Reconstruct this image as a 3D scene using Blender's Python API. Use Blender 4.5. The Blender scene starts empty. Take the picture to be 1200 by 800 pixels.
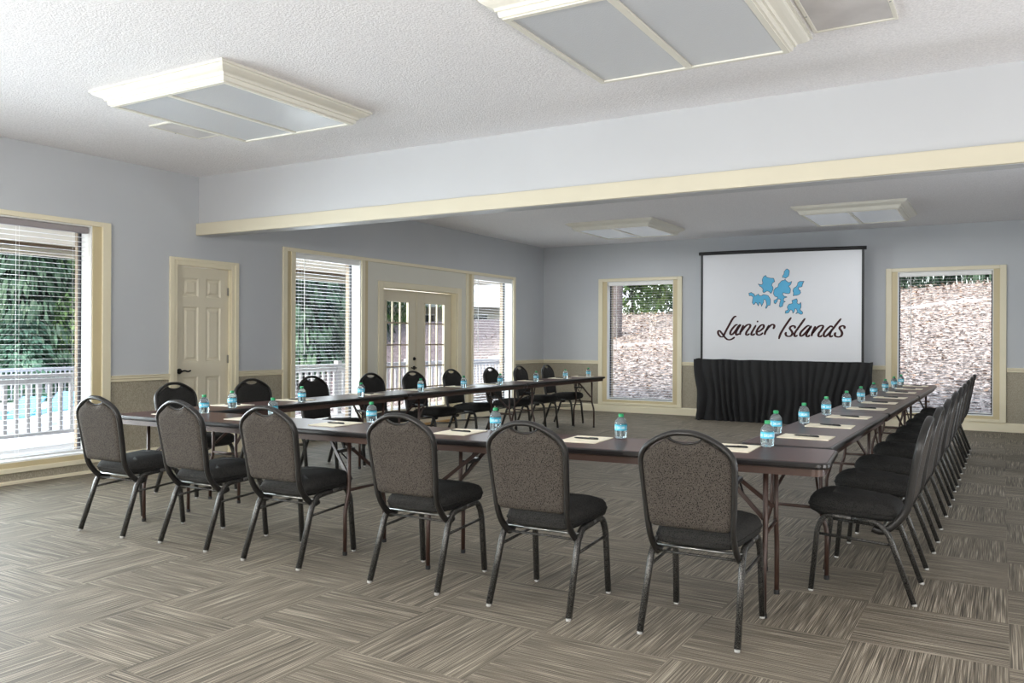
import bpy, bmesh, math, random
from mathutils import Vector, Matrix, noise
random.seed(7)
PI = math.pi
SC = bpy.context.scene
COL = SC.collection

# ------------------------------------------------------------------ helpers
def lin(c):
    return tuple(((v / 255.0) / 12.92 if v / 255.0 <= .04045 else ((v / 255.0 + .055) / 1.055) ** 2.4) for v in c) + (1.0,)

def tag(o, label=None, cat=None, group=None, kind=None):
    if label: o['label'] = label
    if cat: o['category'] = cat
    if group: o['group'] = group
    if kind: o['kind'] = kind
    return o

def empty(name, loc=(0, 0, 0), rz=0.0):
    o = bpy.data.objects.new(name, None)
    COL.objects.link(o)
    o.location = loc
    o.rotation_euler = (0, 0, rz)
    o.empty_display_size = .1
    return o

def obj(name, bm, mat, parent=None, smooth=False, bevel=0.0, loc=None):
    me = bpy.data.meshes.new(name)
    bmesh.ops.recalc_face_normals(bm, faces=bm.faces[:])
    bm.to_mesh(me)
    bm.free()
    mats = mat if isinstance(mat, (list, tuple)) else [mat]
    for m in mats: me.materials.append(m)
    if smooth:
        for p in me.polygons: p.use_smooth = True
    o = bpy.data.objects.new(name, me)
    COL.objects.link(o)
    if parent is not None: o.parent = parent
    if loc: o.location = loc
    if bevel > 0:
        b = o.modifiers.new('bevel', 'BEVEL')
        b.width = bevel; b.segments = 2; b.limit_method = 'ANGLE'; b.angle_limit = .6
    return o

def struct(name, bm, mat, **k):
    return tag(obj(name, bm, mat, **k), kind='structure')

def dup(root, loc, rz, label=None, group=None):
    r = root.copy(); COL.objects.link(r)
    r.location = loc; r.rotation_euler = (0, 0, rz)
    if label: r['label'] = label
    if group: r['group'] = group
    for ch in root.children:
        c = ch.copy(); COL.objects.link(c); c.parent = r
        for g in ch.children:
            d = g.copy(); COL.objects.link(d); d.parent = c
    return r

def box(bm, x0, x1, y0, y1, z0, z1, mi=0):
    v = [bm.verts.new(p) for p in ((x0, y0, z0), (x1, y0, z0), (x1, y1, z0), (x0, y1, z0), (x0, y0, z1), (x1, y0, z1), (x1, y1, z1), (x0, y1, z1))]
    for f in ((3, 2, 1, 0), (4, 5, 6, 7), (0, 1, 5, 4), (1, 2, 6, 5), (2, 3, 7, 6), (3, 0, 4, 7)):
        bm.faces.new([v[i] for i in f]).material_index = mi
    return v

def B(*boxes):
    bm = bmesh.new()
    for b in boxes: box(bm, *b)
    return bm

def bar(bm, a, b, w, h, up=(0, 0, 1)):
    """square bar from a to b"""
    a, b = Vector(a), Vector(b)
    t = (b - a).normalized(); u = Vector(up)
    s = t.cross(u)
    if s.length < 1e-4: s = t.cross(Vector((1, 0, 0)))
    s.normalize(); n = s.cross(t).normalized()
    vs = []
    for p in (a, b):
        for i, j in ((-1, -1), (1, -1), (1, 1), (-1, 1)):
            vs.append(bm.verts.new(p + s * (i * w / 2) + n * (j * h / 2)))
    for f in ((3, 2, 1, 0), (4, 5, 6, 7), (0, 1, 5, 4), (1, 2, 6, 5), (2, 3, 7, 6), (3, 0, 4, 7)):
        bm.faces.new([vs[i] for i in f])

def spline(pts, n=6, closed=False):
    P = [Vector(p) for p in pts]; out = []
    N = len(P)
    rng = range(N if closed else N - 1)
    for i in rng:
        if closed: p0, p1, p2, p3 = P[i - 1], P[i], P[(i + 1) % N], P[(i + 2) % N]
        else: p0, p1, p2, p3 = P[max(i - 1, 0)], P[i], P[i + 1], P[min(i + 2, N - 1)]
        for k in range(n):
            t = k / n
            out.append(.5 * ((2 * p1) + (p2 - p0) * t + (2 * p0 - 5 * p1 + 4 * p2 - p3) * t * t + (3 * p1 - p0 - 3 * p2 + p3) * t ** 3))
    if not closed: out.append(P[-1])
    return out

def fillet(pts, r, n=5):
    P = [Vector(p) for p in pts]; out = [P[0]]
    for i in range(1, len(P) - 1):
        a, b, c = P[i - 1], P[i], P[i + 1]
        rr = min(r, (a - b).length * .45, (c - b).length * .45)
        s = b + (a - b).normalized() * rr; e = b + (c - b).normalized() * rr
        for k in range(n + 1):
            t = k / n
            out.append(s * (1 - t) ** 2 + b * 2 * t * (1 - t) + e * t * t)
    out.append(P[-1])
    return out

def tube(bm, pts, r, seg=10, ry=None, closed=False, up=(1, 0, 0), sq=False):
    """swept tube; r radius along the frame's first axis, ry along the second"""
    P = [Vector(p) for p in pts]; ry = ry or r
    N = len(P); rings = []
    n_prev = None
    for i in range(N):
        a = P[i - 1] if (i > 0 or closed) else P[i]
        b = P[(i + 1) % N] if (i < N - 1 or closed) else P[i]
        t = (b - a).normalized()
        if n_prev is None:
            u = Vector(up)
            if abs(t.dot(u)) > .95: u = Vector((0, 0, 1)) if abs(t.z) < .9 else Vector((0, 1, 0))
            n = (u - t * t.dot(u)).normalized()
        else:
            n = (n_prev - t * t.dot(n_prev)).normalized()
        n_prev = n; m = t.cross(n)
        ring = []
        for k in range(seg):
            a = 2 * PI * (k + (.5 if sq else 0)) / seg; ca, sa = math.cos(a), math.sin(a)
            f = 1 / (abs(ca) ** 6 + abs(sa) ** 6) ** (1 / 6) if sq else 1
            ring.append(bm.verts.new(P[i] + n * (r * f * ca) + m * (ry * f * sa)))
        rings.append(ring)
    for i in range(N if closed else N - 1):
        A, C = rings[i], rings[(i + 1) % N]
        for k in range(seg):
            bm.faces.new((A[k], A[(k + 1) % seg], C[(k + 1) % seg], C[k]))
    if not closed:
        bm.faces.new(rings[0][::-1]); bm.faces.new(rings[-1])

def lathe(bm, prof, seg=16, z0=0, cx=0, cy=0):
    rings = []
    for r, z in prof:
        if r < 1e-5: rings.append([bm.verts.new((cx, cy, z + z0))])
        else: rings.append([bm.verts.new((cx + r * math.cos(2 * PI * k / seg), cy + r * math.sin(2 * PI * k / seg), z + z0)) for k in range(seg)])
    for A, C in zip(rings, rings[1:]):
        for k in range(seg):
            a = A[k % len(A)]; b = A[(k + 1) % len(A)]; c = C[(k + 1) % len(C)]; d = C[k % len(C)]
            vs = []
            for v in (a, b, c, d):
                if v not in vs: vs.append(v)
            if len(vs) > 2: bm.faces.new(vs)

def rrect(w, d, r, n=5):
    out = []
    for cx, cy, a0 in ((w / 2 - r, d / 2 - r, 0), (-w / 2 + r, d / 2 - r, 90), (-w / 2 + r, -d / 2 + r, 180), (w / 2 - r, -d / 2 + r, 270)):
        for k in range(n + 1):
            a = math.radians(a0 + 90 * k / n)
            out.append((cx + r * math.cos(a), cy + r * math.sin(a)))
    return out

def loft(bm, loops, cap0=True, cap1=True, mis=None):
    R = [[bm.verts.new(p) for p in L] for L in loops]
    n = len(R[0])
    for i, (A, C) in enumerate(zip(R, R[1:])):
        for k in range(n):
            f = bm.faces.new((A[k], A[(k + 1) % n], C[(k + 1) % n], C[k]))
            if mis: f.material_index = mis[i]
    if cap0: bm.faces.new(R[0][::-1])
    if cap1: bm.faces.new(R[-1])
    return R

# ------------------------------------------------------------------ materials
def new_mat(name):
    m = bpy.data.materials.new(name); m.use_nodes = True
    nt = m.node_tree; nt.nodes.clear()
    out = nt.nodes.new('ShaderNodeOutputMaterial')
    b = nt.nodes.new('ShaderNodeBsdfPrincipled')
    nt.links.new(b.outputs[0], out.inputs[0])
    return m, nt, b, out

def N(nt, typ, **kw):
    n = nt.nodes.new(typ)
    for k, v in kw.items():
        if k.startswith('i_'):
            key = k[2:]
            n.inputs[int(key) if key.isdigit() else key].default_value = v
        else: setattr(n, k, v)
    return n

def ramp(nt, fac, stops):
    r = nt.nodes.new('ShaderNodeValToRGB')
    while len(r.color_ramp.elements) < len(stops): r.color_ramp.elements.new(.5)
    for e, (p, c) in zip(r.color_ramp.elements, stops):
        e.position = p; e.color = c
    nt.links.new(fac, r.inputs[0])
    return r

def simple(name, col, rough=.5, metal=0.0, noise_amt=.06, scale=8.0, bump=0.0, bscale=200.0, coat=0.0, spec=.5):
    m, nt, b, out = new_mat(name)
    geo = N(nt, 'ShaderNodeTexCoord')
    no = N(nt, 'ShaderNodeTexNoise', i_Scale=scale, i_Detail=3.0)
    nt.links.new(geo.outputs['Object'], no.inputs['Vector'])
    c = lin(col)
    lo = tuple(v * (1 - noise_amt) for v in c[:3]) + (1,); hi = tuple(min(1, v * (1 + noise_amt)) for v in c[:3]) + (1,)
    r = ramp(nt, no.outputs[0], [(.3, lo), (.7, hi)])
    nt.links.new(r.outputs[0], b.inputs['Base Color'])
    b.inputs['Roughness'].default_value = rough
    b.inputs['Metallic'].default_value = metal
    b.inputs['Coat Weight'].default_value = coat
    b.inputs['Specular IOR Level'].default_value = spec
    if bump:
        n2 = N(nt, 'ShaderNodeTexNoise', i_Scale=bscale, i_Detail=2.0)
        nt.links.new(geo.outputs['Object'], n2.inputs['Vector'])
        bp = N(nt, 'ShaderNodeBump', i_Strength=bump, i_Distance=.002)
        nt.links.new(n2.outputs[0], bp.inputs['Height'])
        nt.links.new(bp.outputs[0], b.inputs['Normal'])
    return m
SKY = .95
STROBE = 215
UP1 = 165
UP2 = 60
UP3 = 45
WIN1 = 360
WIN0 = 170
WIN2 = 36
REAR = 45
SUN = 1.5
FIX_FILL = 4
FIX_FILL2 = 26
LENS_EMIT = .01
LENS_FAR = .12
EXPO = 0.1
ROLLSIGN = -1
def wall_mat():
    m, nt, b, out = new_mat('painted_wall')
    tc = N(nt, 'ShaderNodeNewGeometry')
    sep = N(nt, 'ShaderNodeSeparateXYZ'); nt.links.new(tc.outputs['Position'], sep.inputs[0])
    n1 = N(nt, 'ShaderNodeTexNoise', i_Scale=.8, i_Detail=3.0)
    nt.links.new(tc.outputs['Position'], n1.inputs['Vector'])
    paint = ramp(nt, n1.outputs[0], [(.3, lin((186, 189, 193))), (.7, lin((192, 195, 198)))])
    # woven wall covering under the chair rail
    mp = N(nt, 'ShaderNodeMapping'); mp.inputs['Scale'].default_value = (1, 1, .45)
    nt.links.new(tc.outputs['Position'], mp.inputs[0])
    n2 = N(nt, 'ShaderNodeTexNoise', i_Scale=160.0, i_Detail=2.0)
    nt.links.new(mp.outputs[0], n2.inputs['Vector'])
    cover = ramp(nt, n2.outputs[0], [(.3, lin((136, 128, 110))), (.7, lin((176, 168, 150)))])
    lt = N(nt, 'ShaderNodeMath', operation='LESS_THAN'); lt.inputs[1].default_value = .89
    nt.links.new(sep.outputs[2], lt.inputs[0])
    mix = N(nt, 'ShaderNodeMix', data_type='RGBA')
    nt.links.new(lt.outputs[0], mix.inputs[0]); nt.links.new(paint.outputs[0], mix.inputs[6]); nt.links.new(cover.outputs[0], mix.inputs[7])
    nt.links.new(mix.outputs[2], b.inputs['Base Color'])
    b.inputs['Roughness'].default_value = .62
    bp = N(nt, 'ShaderNodeBump', i_Strength=.12, i_Distance=.002)
    n3 = N(nt, 'ShaderNodeTexNoise', i_Scale=90.0); nt.links.new(tc.outputs['Position'], n3.inputs['Vector'])
    nt.links.new(n3.outputs[0], bp.inputs['Height']); nt.links.new(bp.outputs[0], b.inputs['Normal'])
    return m

def ceil_mat():
    m, nt, b, out = new_mat('textured_ceiling')
    tc = N(nt, 'ShaderNodeNewGeometry')
    n1 = N(nt, 'ShaderNodeTexNoise', i_Scale=75.0, i_Detail=3.0, i_Roughness=.6)
    nt.links.new(tc.outputs['Position'], n1.inputs['Vector'])
    c = ramp(nt, n1.outputs[0], [(.3, lin((226, 224, 226))), (.65, lin((246, 244, 246)))])
    nt.links.new(c.outputs[0], b.inputs['Base Color'])
    b.inputs['Roughness'].default_value = .8
    bp = N(nt, 'ShaderNodeBump', i_Strength=.8, i_Distance=.008)
    nt.links.new(n1.outputs[0], bp.inputs['Height']); nt.links.new(bp.outputs[0], b.inputs['Normal'])
    return m

def carpet_mat():
    m, nt, b, out = new_mat('striped_carpet_tile')
    L = nt.links.new
    tc = N(nt, 'ShaderNodeNewGeometry')
    sep = N(nt, 'ShaderNodeSeparateXYZ'); L(tc.outputs['Position'], sep.inputs[0])
    def math_(op, a, bb=None, cc=None):
        n = N(nt, 'ShaderNodeMath', operation=op)
        for i, v in enumerate((a, bb, cc)):
            if v is None: continue
            if isinstance(v, (int, float)): n.inputs[i].default_value = v
            else: L(v, n.inputs[i])
        return n.outputs[0]
    tx = math_('FLOOR', math_('DIVIDE', math_('ADD', sep.outputs[0], 1.77), .6))
    ty = math_('FLOOR', math_('DIVIDE', math_('ADD', sep.outputs[1], -2.65), .61))
    odd = math_('FLOORED_MODULO', math_('ADD', tx, ty), 2.0)
    # along/across coordinate
    across = N(nt, 'ShaderNodeMix', data_type='FLOAT'); L(odd, across.inputs[0]); L(sep.outputs[1], across.inputs[2]); L(sep.outputs[0], across.inputs[3])
    along = N(nt, 'ShaderNodeMix', data_type='FLOAT'); L(odd, along.inputs[0]); L(sep.outputs[0], along.inputs[2]); L(sep.outputs[1], along.inputs[3])
    # a different offset for every tile
    off = math_('ADD', math_('MULTIPLY', tx, 3.71), math_('MULTIPLY', ty, 7.13))
    cmb = N(nt, 'ShaderNodeCombineXYZ')
    L(math_('MULTIPLY', across.outputs[0], 310.0), cmb.inputs[0]); L(math_('ADD', math_('MULTIPLY', along.outputs[0], 3.0), off), cmb.inputs[1]); L(off, cmb.inputs[2])
    n1 = N(nt, 'ShaderNodeTexNoise', i_Scale=1.0, i_Detail=1.5, i_Roughness=.6); L(cmb.outputs[0], n1.inputs['Vector'])
    cmb2 = N(nt, 'ShaderNodeCombineXYZ')
    L(math_('MULTIPLY', across.outputs[0], 95.0), cmb2.inputs[0]); L(math_('ADD', math_('MULTIPLY', along.outputs[0], 1.3), off), cmb2.inputs[1]); L(off, cmb2.inputs[2])
    n2 = N(nt, 'ShaderNodeTexNoise', i_Scale=1.0, i_Detail=1.0); L(cmb2.outputs[0], n2.inputs['Vector'])
    n3 = N(nt, 'ShaderNodeTexNoise', i_Scale=520.0, i_Detail=1.0); L(tc.outputs['Position'], n3.inputs['Vector'])
    s = math_('ADD', math_('MULTIPLY', n1.outputs[0], .58), math_('ADD', math_('MULTIPLY', n2.outputs[0], .20), math_('MULTIPLY', n3.outputs[0], .22)))
    c = ramp(nt, s, [(.38, lin((60, 53, 44))), (.46, lin((96, 88, 76))), (.54, lin((125, 116, 101))), (.62, lin((180, 170, 152)))])
    L(c.outputs[0], b.inputs['Base Color'])
    b.inputs['Roughness'].default_value = .62
    b.inputs['Specular IOR Level'].default_value = .42
    bp = N(nt, 'ShaderNodeBump', i_Strength=.35, i_Distance=.003)
    L(s, bp.inputs['Height']); L(bp.outputs[0], b.inputs['Normal'])
    return m

def fabric_mat(name, base, dark, light, dot=150.0, thr=.33):
    m, nt, b, out = new_mat(name)
    L = nt.links.new
    tc = N(nt, 'ShaderNodeTexCoord')
    v = N(nt, 'ShaderNodeTexVoronoi', i_Scale=dot); L(tc.outputs['Object'], v.inputs['Vector'])
    n1 = N(nt, 'ShaderNodeTexNoise', i_Scale=dot * 1.7, i_Detail=2.0); L(tc.outputs['Object'], n1.inputs['Vector'])
    c1 = ramp(nt, n1.outputs[0], [(.35, lin(base)), (.7, lin(light))])
    st = ramp(nt, v.outputs['Distance'], [(thr - .08, (1, 1, 1, 1)), (thr + .05, (0, 0, 0, 1))])
    mix = N(nt, 'ShaderNodeMix', data_type='RGBA'); L(st.outputs[0], mix.inputs[0]); L(c1.outputs[0], mix.inputs[6]); mix.inputs[7].default_value = lin(dark)
    L(mix.outputs[2], b.inputs['Base Color'])
    b.inputs['Roughness'].default_value = .85
    b.inputs['Specular IOR Level'].default_value = .15
    bp = N(nt, 'ShaderNodeBump', i_Strength=.4, i_Distance=.0015); L(n1.outputs[0], bp.inputs['Height']); L(bp.outputs[0], b.inputs['Normal'])
    return m

def glass_pane():
    m = bpy.data.materials.new('window_glass'); m.use_nodes = True
    nt = m.node_tree; nt.nodes.clear()
    out = N(nt, 'ShaderNodeOutputMaterial'); tr = N(nt, 'ShaderNodeBsdfTransparent'); gl = N(nt, 'ShaderNodeBsdfGlossy'); gl.inputs['Roughness'].default_value = .02
    tr.inputs[0].default_value = (.95, .97, .96, 1)
    lw = N(nt, 'ShaderNodeLayerWeight'); lw.inputs[0].default_value = .5
    pw = N(nt, 'ShaderNodeMath', operation='POWER'); pw.inputs[1].default_value = 5.0; nt.links.new(lw.outputs['Facing'], pw.inputs[0])
    fr = N(nt, 'ShaderNodeMath', operation='MULTIPLY_ADD'); fr.inputs[1].default_value = .9; fr.inputs[2].default_value = .02; nt.links.new(pw.outputs[0], fr.inputs[0])
    mx = N(nt, 'ShaderNodeMixShader')
    nt.links.new(fr.outputs[0], mx.inputs[0]); nt.links.new(tr.outputs[0], mx.inputs[1]); nt.links.new(gl.outputs[0], mx.inputs[2]); nt.links.new(mx.outputs[0], out.inputs[0])
    return m

def leaf_mat(name, a, bcol, ccol):
    m, nt, b, out = new_mat(name)
    tc = N(nt, 'ShaderNodeTexCoord')
    n1 = N(nt, 'ShaderNodeTexNoise', i_Scale=1.3, i_Detail=4.0, i_Roughness=.7); nt.links.new(tc.outputs['Object'], n1.inputs['Vector'])
    r = ramp(nt, n1.outputs[0], [(.36, lin(a)), (.52, lin(bcol)), (.66, lin(ccol))])
    nt.links.new(r.outputs[0], b.inputs['Base Color'])
    b.inputs['Roughness'].default_value = .6
    tl = N(nt, 'ShaderNodeBsdfTranslucent'); nt.links.new(r.outputs[0], tl.inputs[0])
    mx = N(nt, 'ShaderNodeMixShader'); mx.inputs[0].default_value = .35
    nt.links.new(b.outputs[0], mx.inputs[1]); nt.links.new(tl.outputs[0], mx.inputs[2]); nt.links.new(mx.outputs[0], out.inputs[0])
    return m

def ground_mat():
    m, nt, b, out = new_mat('leaf_litter_ground')
    L = nt.links.new
    tc = N(nt, 'ShaderNodeNewGeometry')
    n1 = N(nt, 'ShaderNodeTexNoise', i_Scale=14.0, i_Detail=5.0, i_Roughness=.75); L(tc.outputs['Position'], n1.inputs['Vector'])
    v = N(nt, 'ShaderNodeTexVoronoi', i_Scale=11.0); L(tc.outputs['Position'], v.inputs['Vector'])
    r = ramp(nt, n1.outputs[0], [(.38, lin((46, 40, 40))), (.46, lin((118, 106, 102))), (.54, lin((168, 154, 148))), (.64, lin((226, 214, 206)))])
    hsv = N(nt, 'ShaderNodeMix', data_type='RGBA', blend_type='MULTIPLY'); hsv.inputs[0].default_value = .35
    L(r.outputs[0], hsv.inputs[6]); L(v.outputs['Distance'], hsv.inputs[7])
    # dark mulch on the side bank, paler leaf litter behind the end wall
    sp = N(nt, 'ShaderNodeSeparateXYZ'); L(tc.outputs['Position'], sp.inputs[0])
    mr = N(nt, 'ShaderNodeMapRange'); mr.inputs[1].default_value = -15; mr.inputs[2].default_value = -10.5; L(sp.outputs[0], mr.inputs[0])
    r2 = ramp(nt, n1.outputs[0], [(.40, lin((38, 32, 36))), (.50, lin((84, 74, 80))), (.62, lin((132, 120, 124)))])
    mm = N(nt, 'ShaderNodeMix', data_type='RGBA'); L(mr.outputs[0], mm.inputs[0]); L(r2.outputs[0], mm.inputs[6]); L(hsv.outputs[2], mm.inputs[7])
    L(mm.outputs[2], b.inputs['Base Color'])
    b.inputs['Roughness'].default_value = .9
    bp = N(nt, 'ShaderNodeBump', i_Strength=.6, i_Distance=.03); L(n1.outputs[0], bp.inputs['Height']); L(bp.outputs[0], b.inputs['Normal'])
    return m

def litter_mat():
    m, nt, b, out = new_mat('fallen_leaves')
    oi = N(nt, 'ShaderNodeNewGeometry')
    r = ramp(nt, oi.outputs['Random Per Island'], [(0, lin((84, 64, 58))), (.25, lin((178, 158, 146))), (.5, lin((142, 112, 88))), (.75, lin((206, 194, 190))), (1, lin((120, 86, 62)))])
    nt.links.new(r.outputs[0], b.inputs['Base Color'])
    b.inputs['Roughness'].default_value = .7
    return m

def lens_mat(em):
    m, nt, b, out = new_mat('prismatic_lens')
    tc = N(nt, 'ShaderNodeNewGeometry')
    v = N(nt, 'ShaderNodeTexVoronoi', i_Scale=110.0); nt.links.new(tc.outputs['Position'], v.inputs['Vector'])
    bp = N(nt, 'ShaderNodeBump', i_Strength=.35, i_Distance=.002); nt.links.new(v.outputs['Distance'], bp.inputs['Height']); nt.links.new(bp.outputs[0], b.inputs['Normal'])
    b.inputs['Base Color'].default_value = lin((200, 203, 208))
    b.inputs['Emission Color'].default_value = (.86, .92, 1.0, 1)
    b.inputs['Emission Strength'].default_value = em  # faint glow added to brighten the lens panels
    b.inputs['Roughness'].default_value = .25
    return m

def vein_mat():
    m, nt, b, out = new_mat('silver_vein_steel')
    tc = N(nt, 'ShaderNodeTexCoord')
    n1 = N(nt, 'ShaderNodeTexNoise', i_Scale=300.0, i_Detail=2.0); nt.links.new(tc.outputs['Object'], n1.inputs['Vector'])
    r = ramp(nt, n1.outputs[0], [(.42, lin((20, 19, 18))), (.66, lin((96, 94, 90)))])
    nt.links.new(r.outputs[0], b.inputs['Base Color'])
    b.inputs['Metallic'].default_value = .55
    b.inputs['Roughness'].default_value = .38
    return m

M = {}
M['wall'] = wall_mat(); M['ceiling'] = ceil_mat(); M['carpet'] = carpet_mat()
M['beam'] = simple('white_beam_paint', (186, 187, 189), .45, noise_amt=.02, scale=1.5)
M['cream'] = simple('cream_trim_paint', (228, 219, 192), .4, noise_amt=.02, scale=2)
M['beamtrim'] = simple('beam_trim_cream', (202, 194, 172), .45, noise_amt=.02, scale=2)
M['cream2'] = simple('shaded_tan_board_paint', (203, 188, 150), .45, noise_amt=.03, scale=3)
M['panel'] = simple('pale_grey_cream_panel', (214, 212, 200), .45, noise_amt=.015, scale=2)
M['door'] = simple('cream_door_paint', (216, 208, 186), .38, noise_amt=.015, scale=2)
M['white'] = simple('white_vinyl', (240, 240, 238), .4, noise_amt=.01)
M['slat'] = simple('white_blind_slat', (236, 237, 238), .45, noise_amt=.01)
M['bronze'] = simple('dark_bronze_frame', (40, 40, 48), .4, noise_amt=.03)
M['brownwood'] = simple('weathered_brown_casing', (158, 140, 120), .7, noise_amt=.2, scale=20)
M['exterior'] = simple('exterior_siding', (200, 192, 178), .8, noise_amt=.05)
M['blackmetal'] = simple('black_hardware', (22, 21, 20), .35, metal=.6, noise_amt=.05)
M['lens'] = lens_mat(LENS_EMIT); M['lensfar'] = lens_mat(LENS_FAR); M['glass'] = glass_pane(); M['tanwood'] = simple('tan_wood_threshold', (172, 134, 78), .5, noise_amt=.1)
M['fixture'] = simple('fixture_white_paint', (226, 223, 212), .4, noise_amt=.01)
M['grille'] = simple('grille_grey', (196, 193, 192), .6, noise_amt=.12, scale=4)
M['headshade'] = simple('shaded_headrail', (150, 143, 144), .5, noise_amt=.02)  # white headrail with its shadow put into the colour
M['laminate'] = simple('dark_walnut_laminate', (76, 50, 45), .3, noise_amt=.10, scale=30, spec=.05)
M['edge'] = simple('black_table_edge', (24, 21, 21), .3, noise_amt=.03)
M['apron'] = simple('brown_table_apron', (70, 50, 41), .45, metal=.15, noise_amt=.08, scale=12)
M['tleg'] = simple('brown_table_leg_enamel', (62, 44, 37), .4, metal=.2, noise_amt=.06)
M['vein'] = vein_mat()
M['hoop'] = simple('dark_hoop_enamel', (34, 32, 30), .38, metal=.2, noise_amt=.1, scale=40)
M['chrome'] = simple('worn_bright_steel', (150, 150, 146), .3, metal=.9, noise_amt=.1)
M['glide'] = simple('white_glide_plastic', (170, 168, 164), .5, noise_amt=.02)
M['backfab'] = fabric_mat('grey_brown_dotted_fabric', (58, 53, 48), (9, 8, 8), (82, 76, 70))
M['seatfab'] = fabric_mat('charcoal_fabric', (38, 37, 36), (18, 18, 18), (54, 53, 51))
M['paper'] = simple('cream_paper', (244, 236, 214), .75, noise_amt=.01)
M['pen'] = simple('black_pen_plastic', (18, 18, 18), .3, noise_amt=.02)
M['penclip'] = simple('pen_clip_metal', (120, 120, 120), .3, metal=.8, noise_amt=.02)
M['cap'] = simple('green_bottle_cap', (30, 150, 92), .4, noise_amt=.03)
M['label'] = simple('cyan_blue_label', (70, 190, 222), .4, noise_amt=.22, scale=35)
M['labeltext'] = simple('white_label_print', (236, 246, 248), .4, noise_amt=.01)
M['screen'] = simple('matte_white_screen', (212, 213, 216), .8, noise_amt=.005)
M['black'] = simple('black_frame', (16, 15, 16), .5, noise_amt=.05)
M['skirt'] = simple('black_drape_cloth', (12, 12, 14), .75, noise_amt=.08, scale=6)
M['logoblue'] = simple('logo_blue', (88, 168, 206), .8, noise_amt=.03)
M['logoline'] = simple('logo_outline', (58, 70, 84), .8, noise_amt=.03)
M['maroon'] = simple('logo_maroon', (52, 10, 12), .8, noise_amt=.05)
M['deck'] = simple('pale_concrete_deck', (224, 224, 226), .8, noise_amt=.04, scale=1.5)
M['rail'] = simple('white_railing_paint', (184, 184, 192), .6, noise_amt=.03)
M['soffit'] = simple('cream_soffit', (190, 182, 168), .7, noise_amt=.04)
M['darkbeam'] = simple('brown_porch_beam', (96, 78, 62), .7, noise_amt=.1)
M['water'] = simple('pool_water', (86, 176, 214), .08, noise_amt=.15, scale=1.5)
M['blue'] = simple('blue_sling', (96, 160, 210), .6, noise_amt=.05)
M['bark'] = simple('grey_bark', (92, 84, 84), .9, noise_amt=.3, scale=14, bump=.6, bscale=30)
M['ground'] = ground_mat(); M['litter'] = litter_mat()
M['leafdark'] = leaf_mat('dark_conifer_leaf', (22, 38, 30), (50, 78, 58), (96, 124, 96))
M['leafmid'] = leaf_mat('mid_green_leaf', (36, 60, 30), (84, 116, 64), (158, 184, 112))
M['leafblue'] = leaf_mat('blue_green_leaf', (44, 74, 62), (88, 128, 106), (140, 172, 146))
M['roof'] = simple('grey_shingle', (196, 198, 206), .85, noise_amt=.15, scale=12)
M['path'] = simple('pale_curb', (176, 170, 172), .85, noise_amt=.05)
def water_mat():
    m, nt, b, out = new_mat('clear_bottle_plastic')
    b.inputs['Base Color'].default_value = (.74, .90, .97, 1)
    b.inputs['Transmission Weight'].default_value = .86
    b.inputs['Roughness'].default_value = .03
    b.inputs['IOR'].default_value = 1.33
    return m
M['bottle'] = water_mat()

WORD1 = [[(-0.647, 1.686), (-0.666, 1.691), (-0.688, 1.677), (-0.721, 1.632), (-0.766, 1.549), (-0.812, 1.466), (-0.845, 1.397), (-0.859, 1.369), (-0.896, 1.362), (-0.929, 1.388), (-0.946, 1.425), (-0.939, 1.457), (-0.915, 1.457), (-0.887, 1.425), (-0.854, 1.383), (-0.826, 1.346), (-0.789, 1.319), (-0.747, 1.316), (-0.705, 1.333), (-0.673, 1.36)], [(-0.624, 1.557), (-0.656, 1.553), (-0.701, 1.507), (-0.738, 1.452), (-0.745, 1.411), (-0.724, 1.397), (-0.687, 1.425), (-0.646, 1.48), (-0.614, 1.53), (-0.582, 1.557), (-0.619, 1.498), (-0.651, 1.438), (-0.65, 1.397), (-0.627, 1.397), (-0.605, 1.415)], [(-0.532, 1.552), (-0.555, 1.498), (-0.582, 1.434), (-0.588, 1.393)], [(-0.577, 1.434), (-0.536, 1.493), (-0.482, 1.548), (-0.437, 1.561), (-0.423, 1.538), (-0.446, 1.493), (-0.482, 1.443), (-0.491, 1.402), (-0.468, 1.393), (-0.432, 1.415)], [(-0.333, 1.551), (-0.369, 1.488), (-0.4, 1.434), (-0.405, 1.397), (-0.377, 1.393), (-0.351, 1.416)], [(-0.302, 1.619), (-0.316, 1.595)], [(-0.315, 1.438), (-0.266, 1.461), (-0.217, 1.506), (-0.213, 1.542), (-0.231, 1.555), (-0.271, 1.533), (-0.315, 1.47), (-0.324, 1.42), (-0.301, 1.393), (-0.261, 1.397), (-0.221, 1.429)], [(-0.129, 1.55), (-0.159, 1.492), (-0.186, 1.443), (-0.199, 1.393)], [(-0.186, 1.443), (-0.142, 1.506), (-0.089, 1.555), (-0.054, 1.55), (-0.049, 1.523), (-0.067, 1.487)]]
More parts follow.
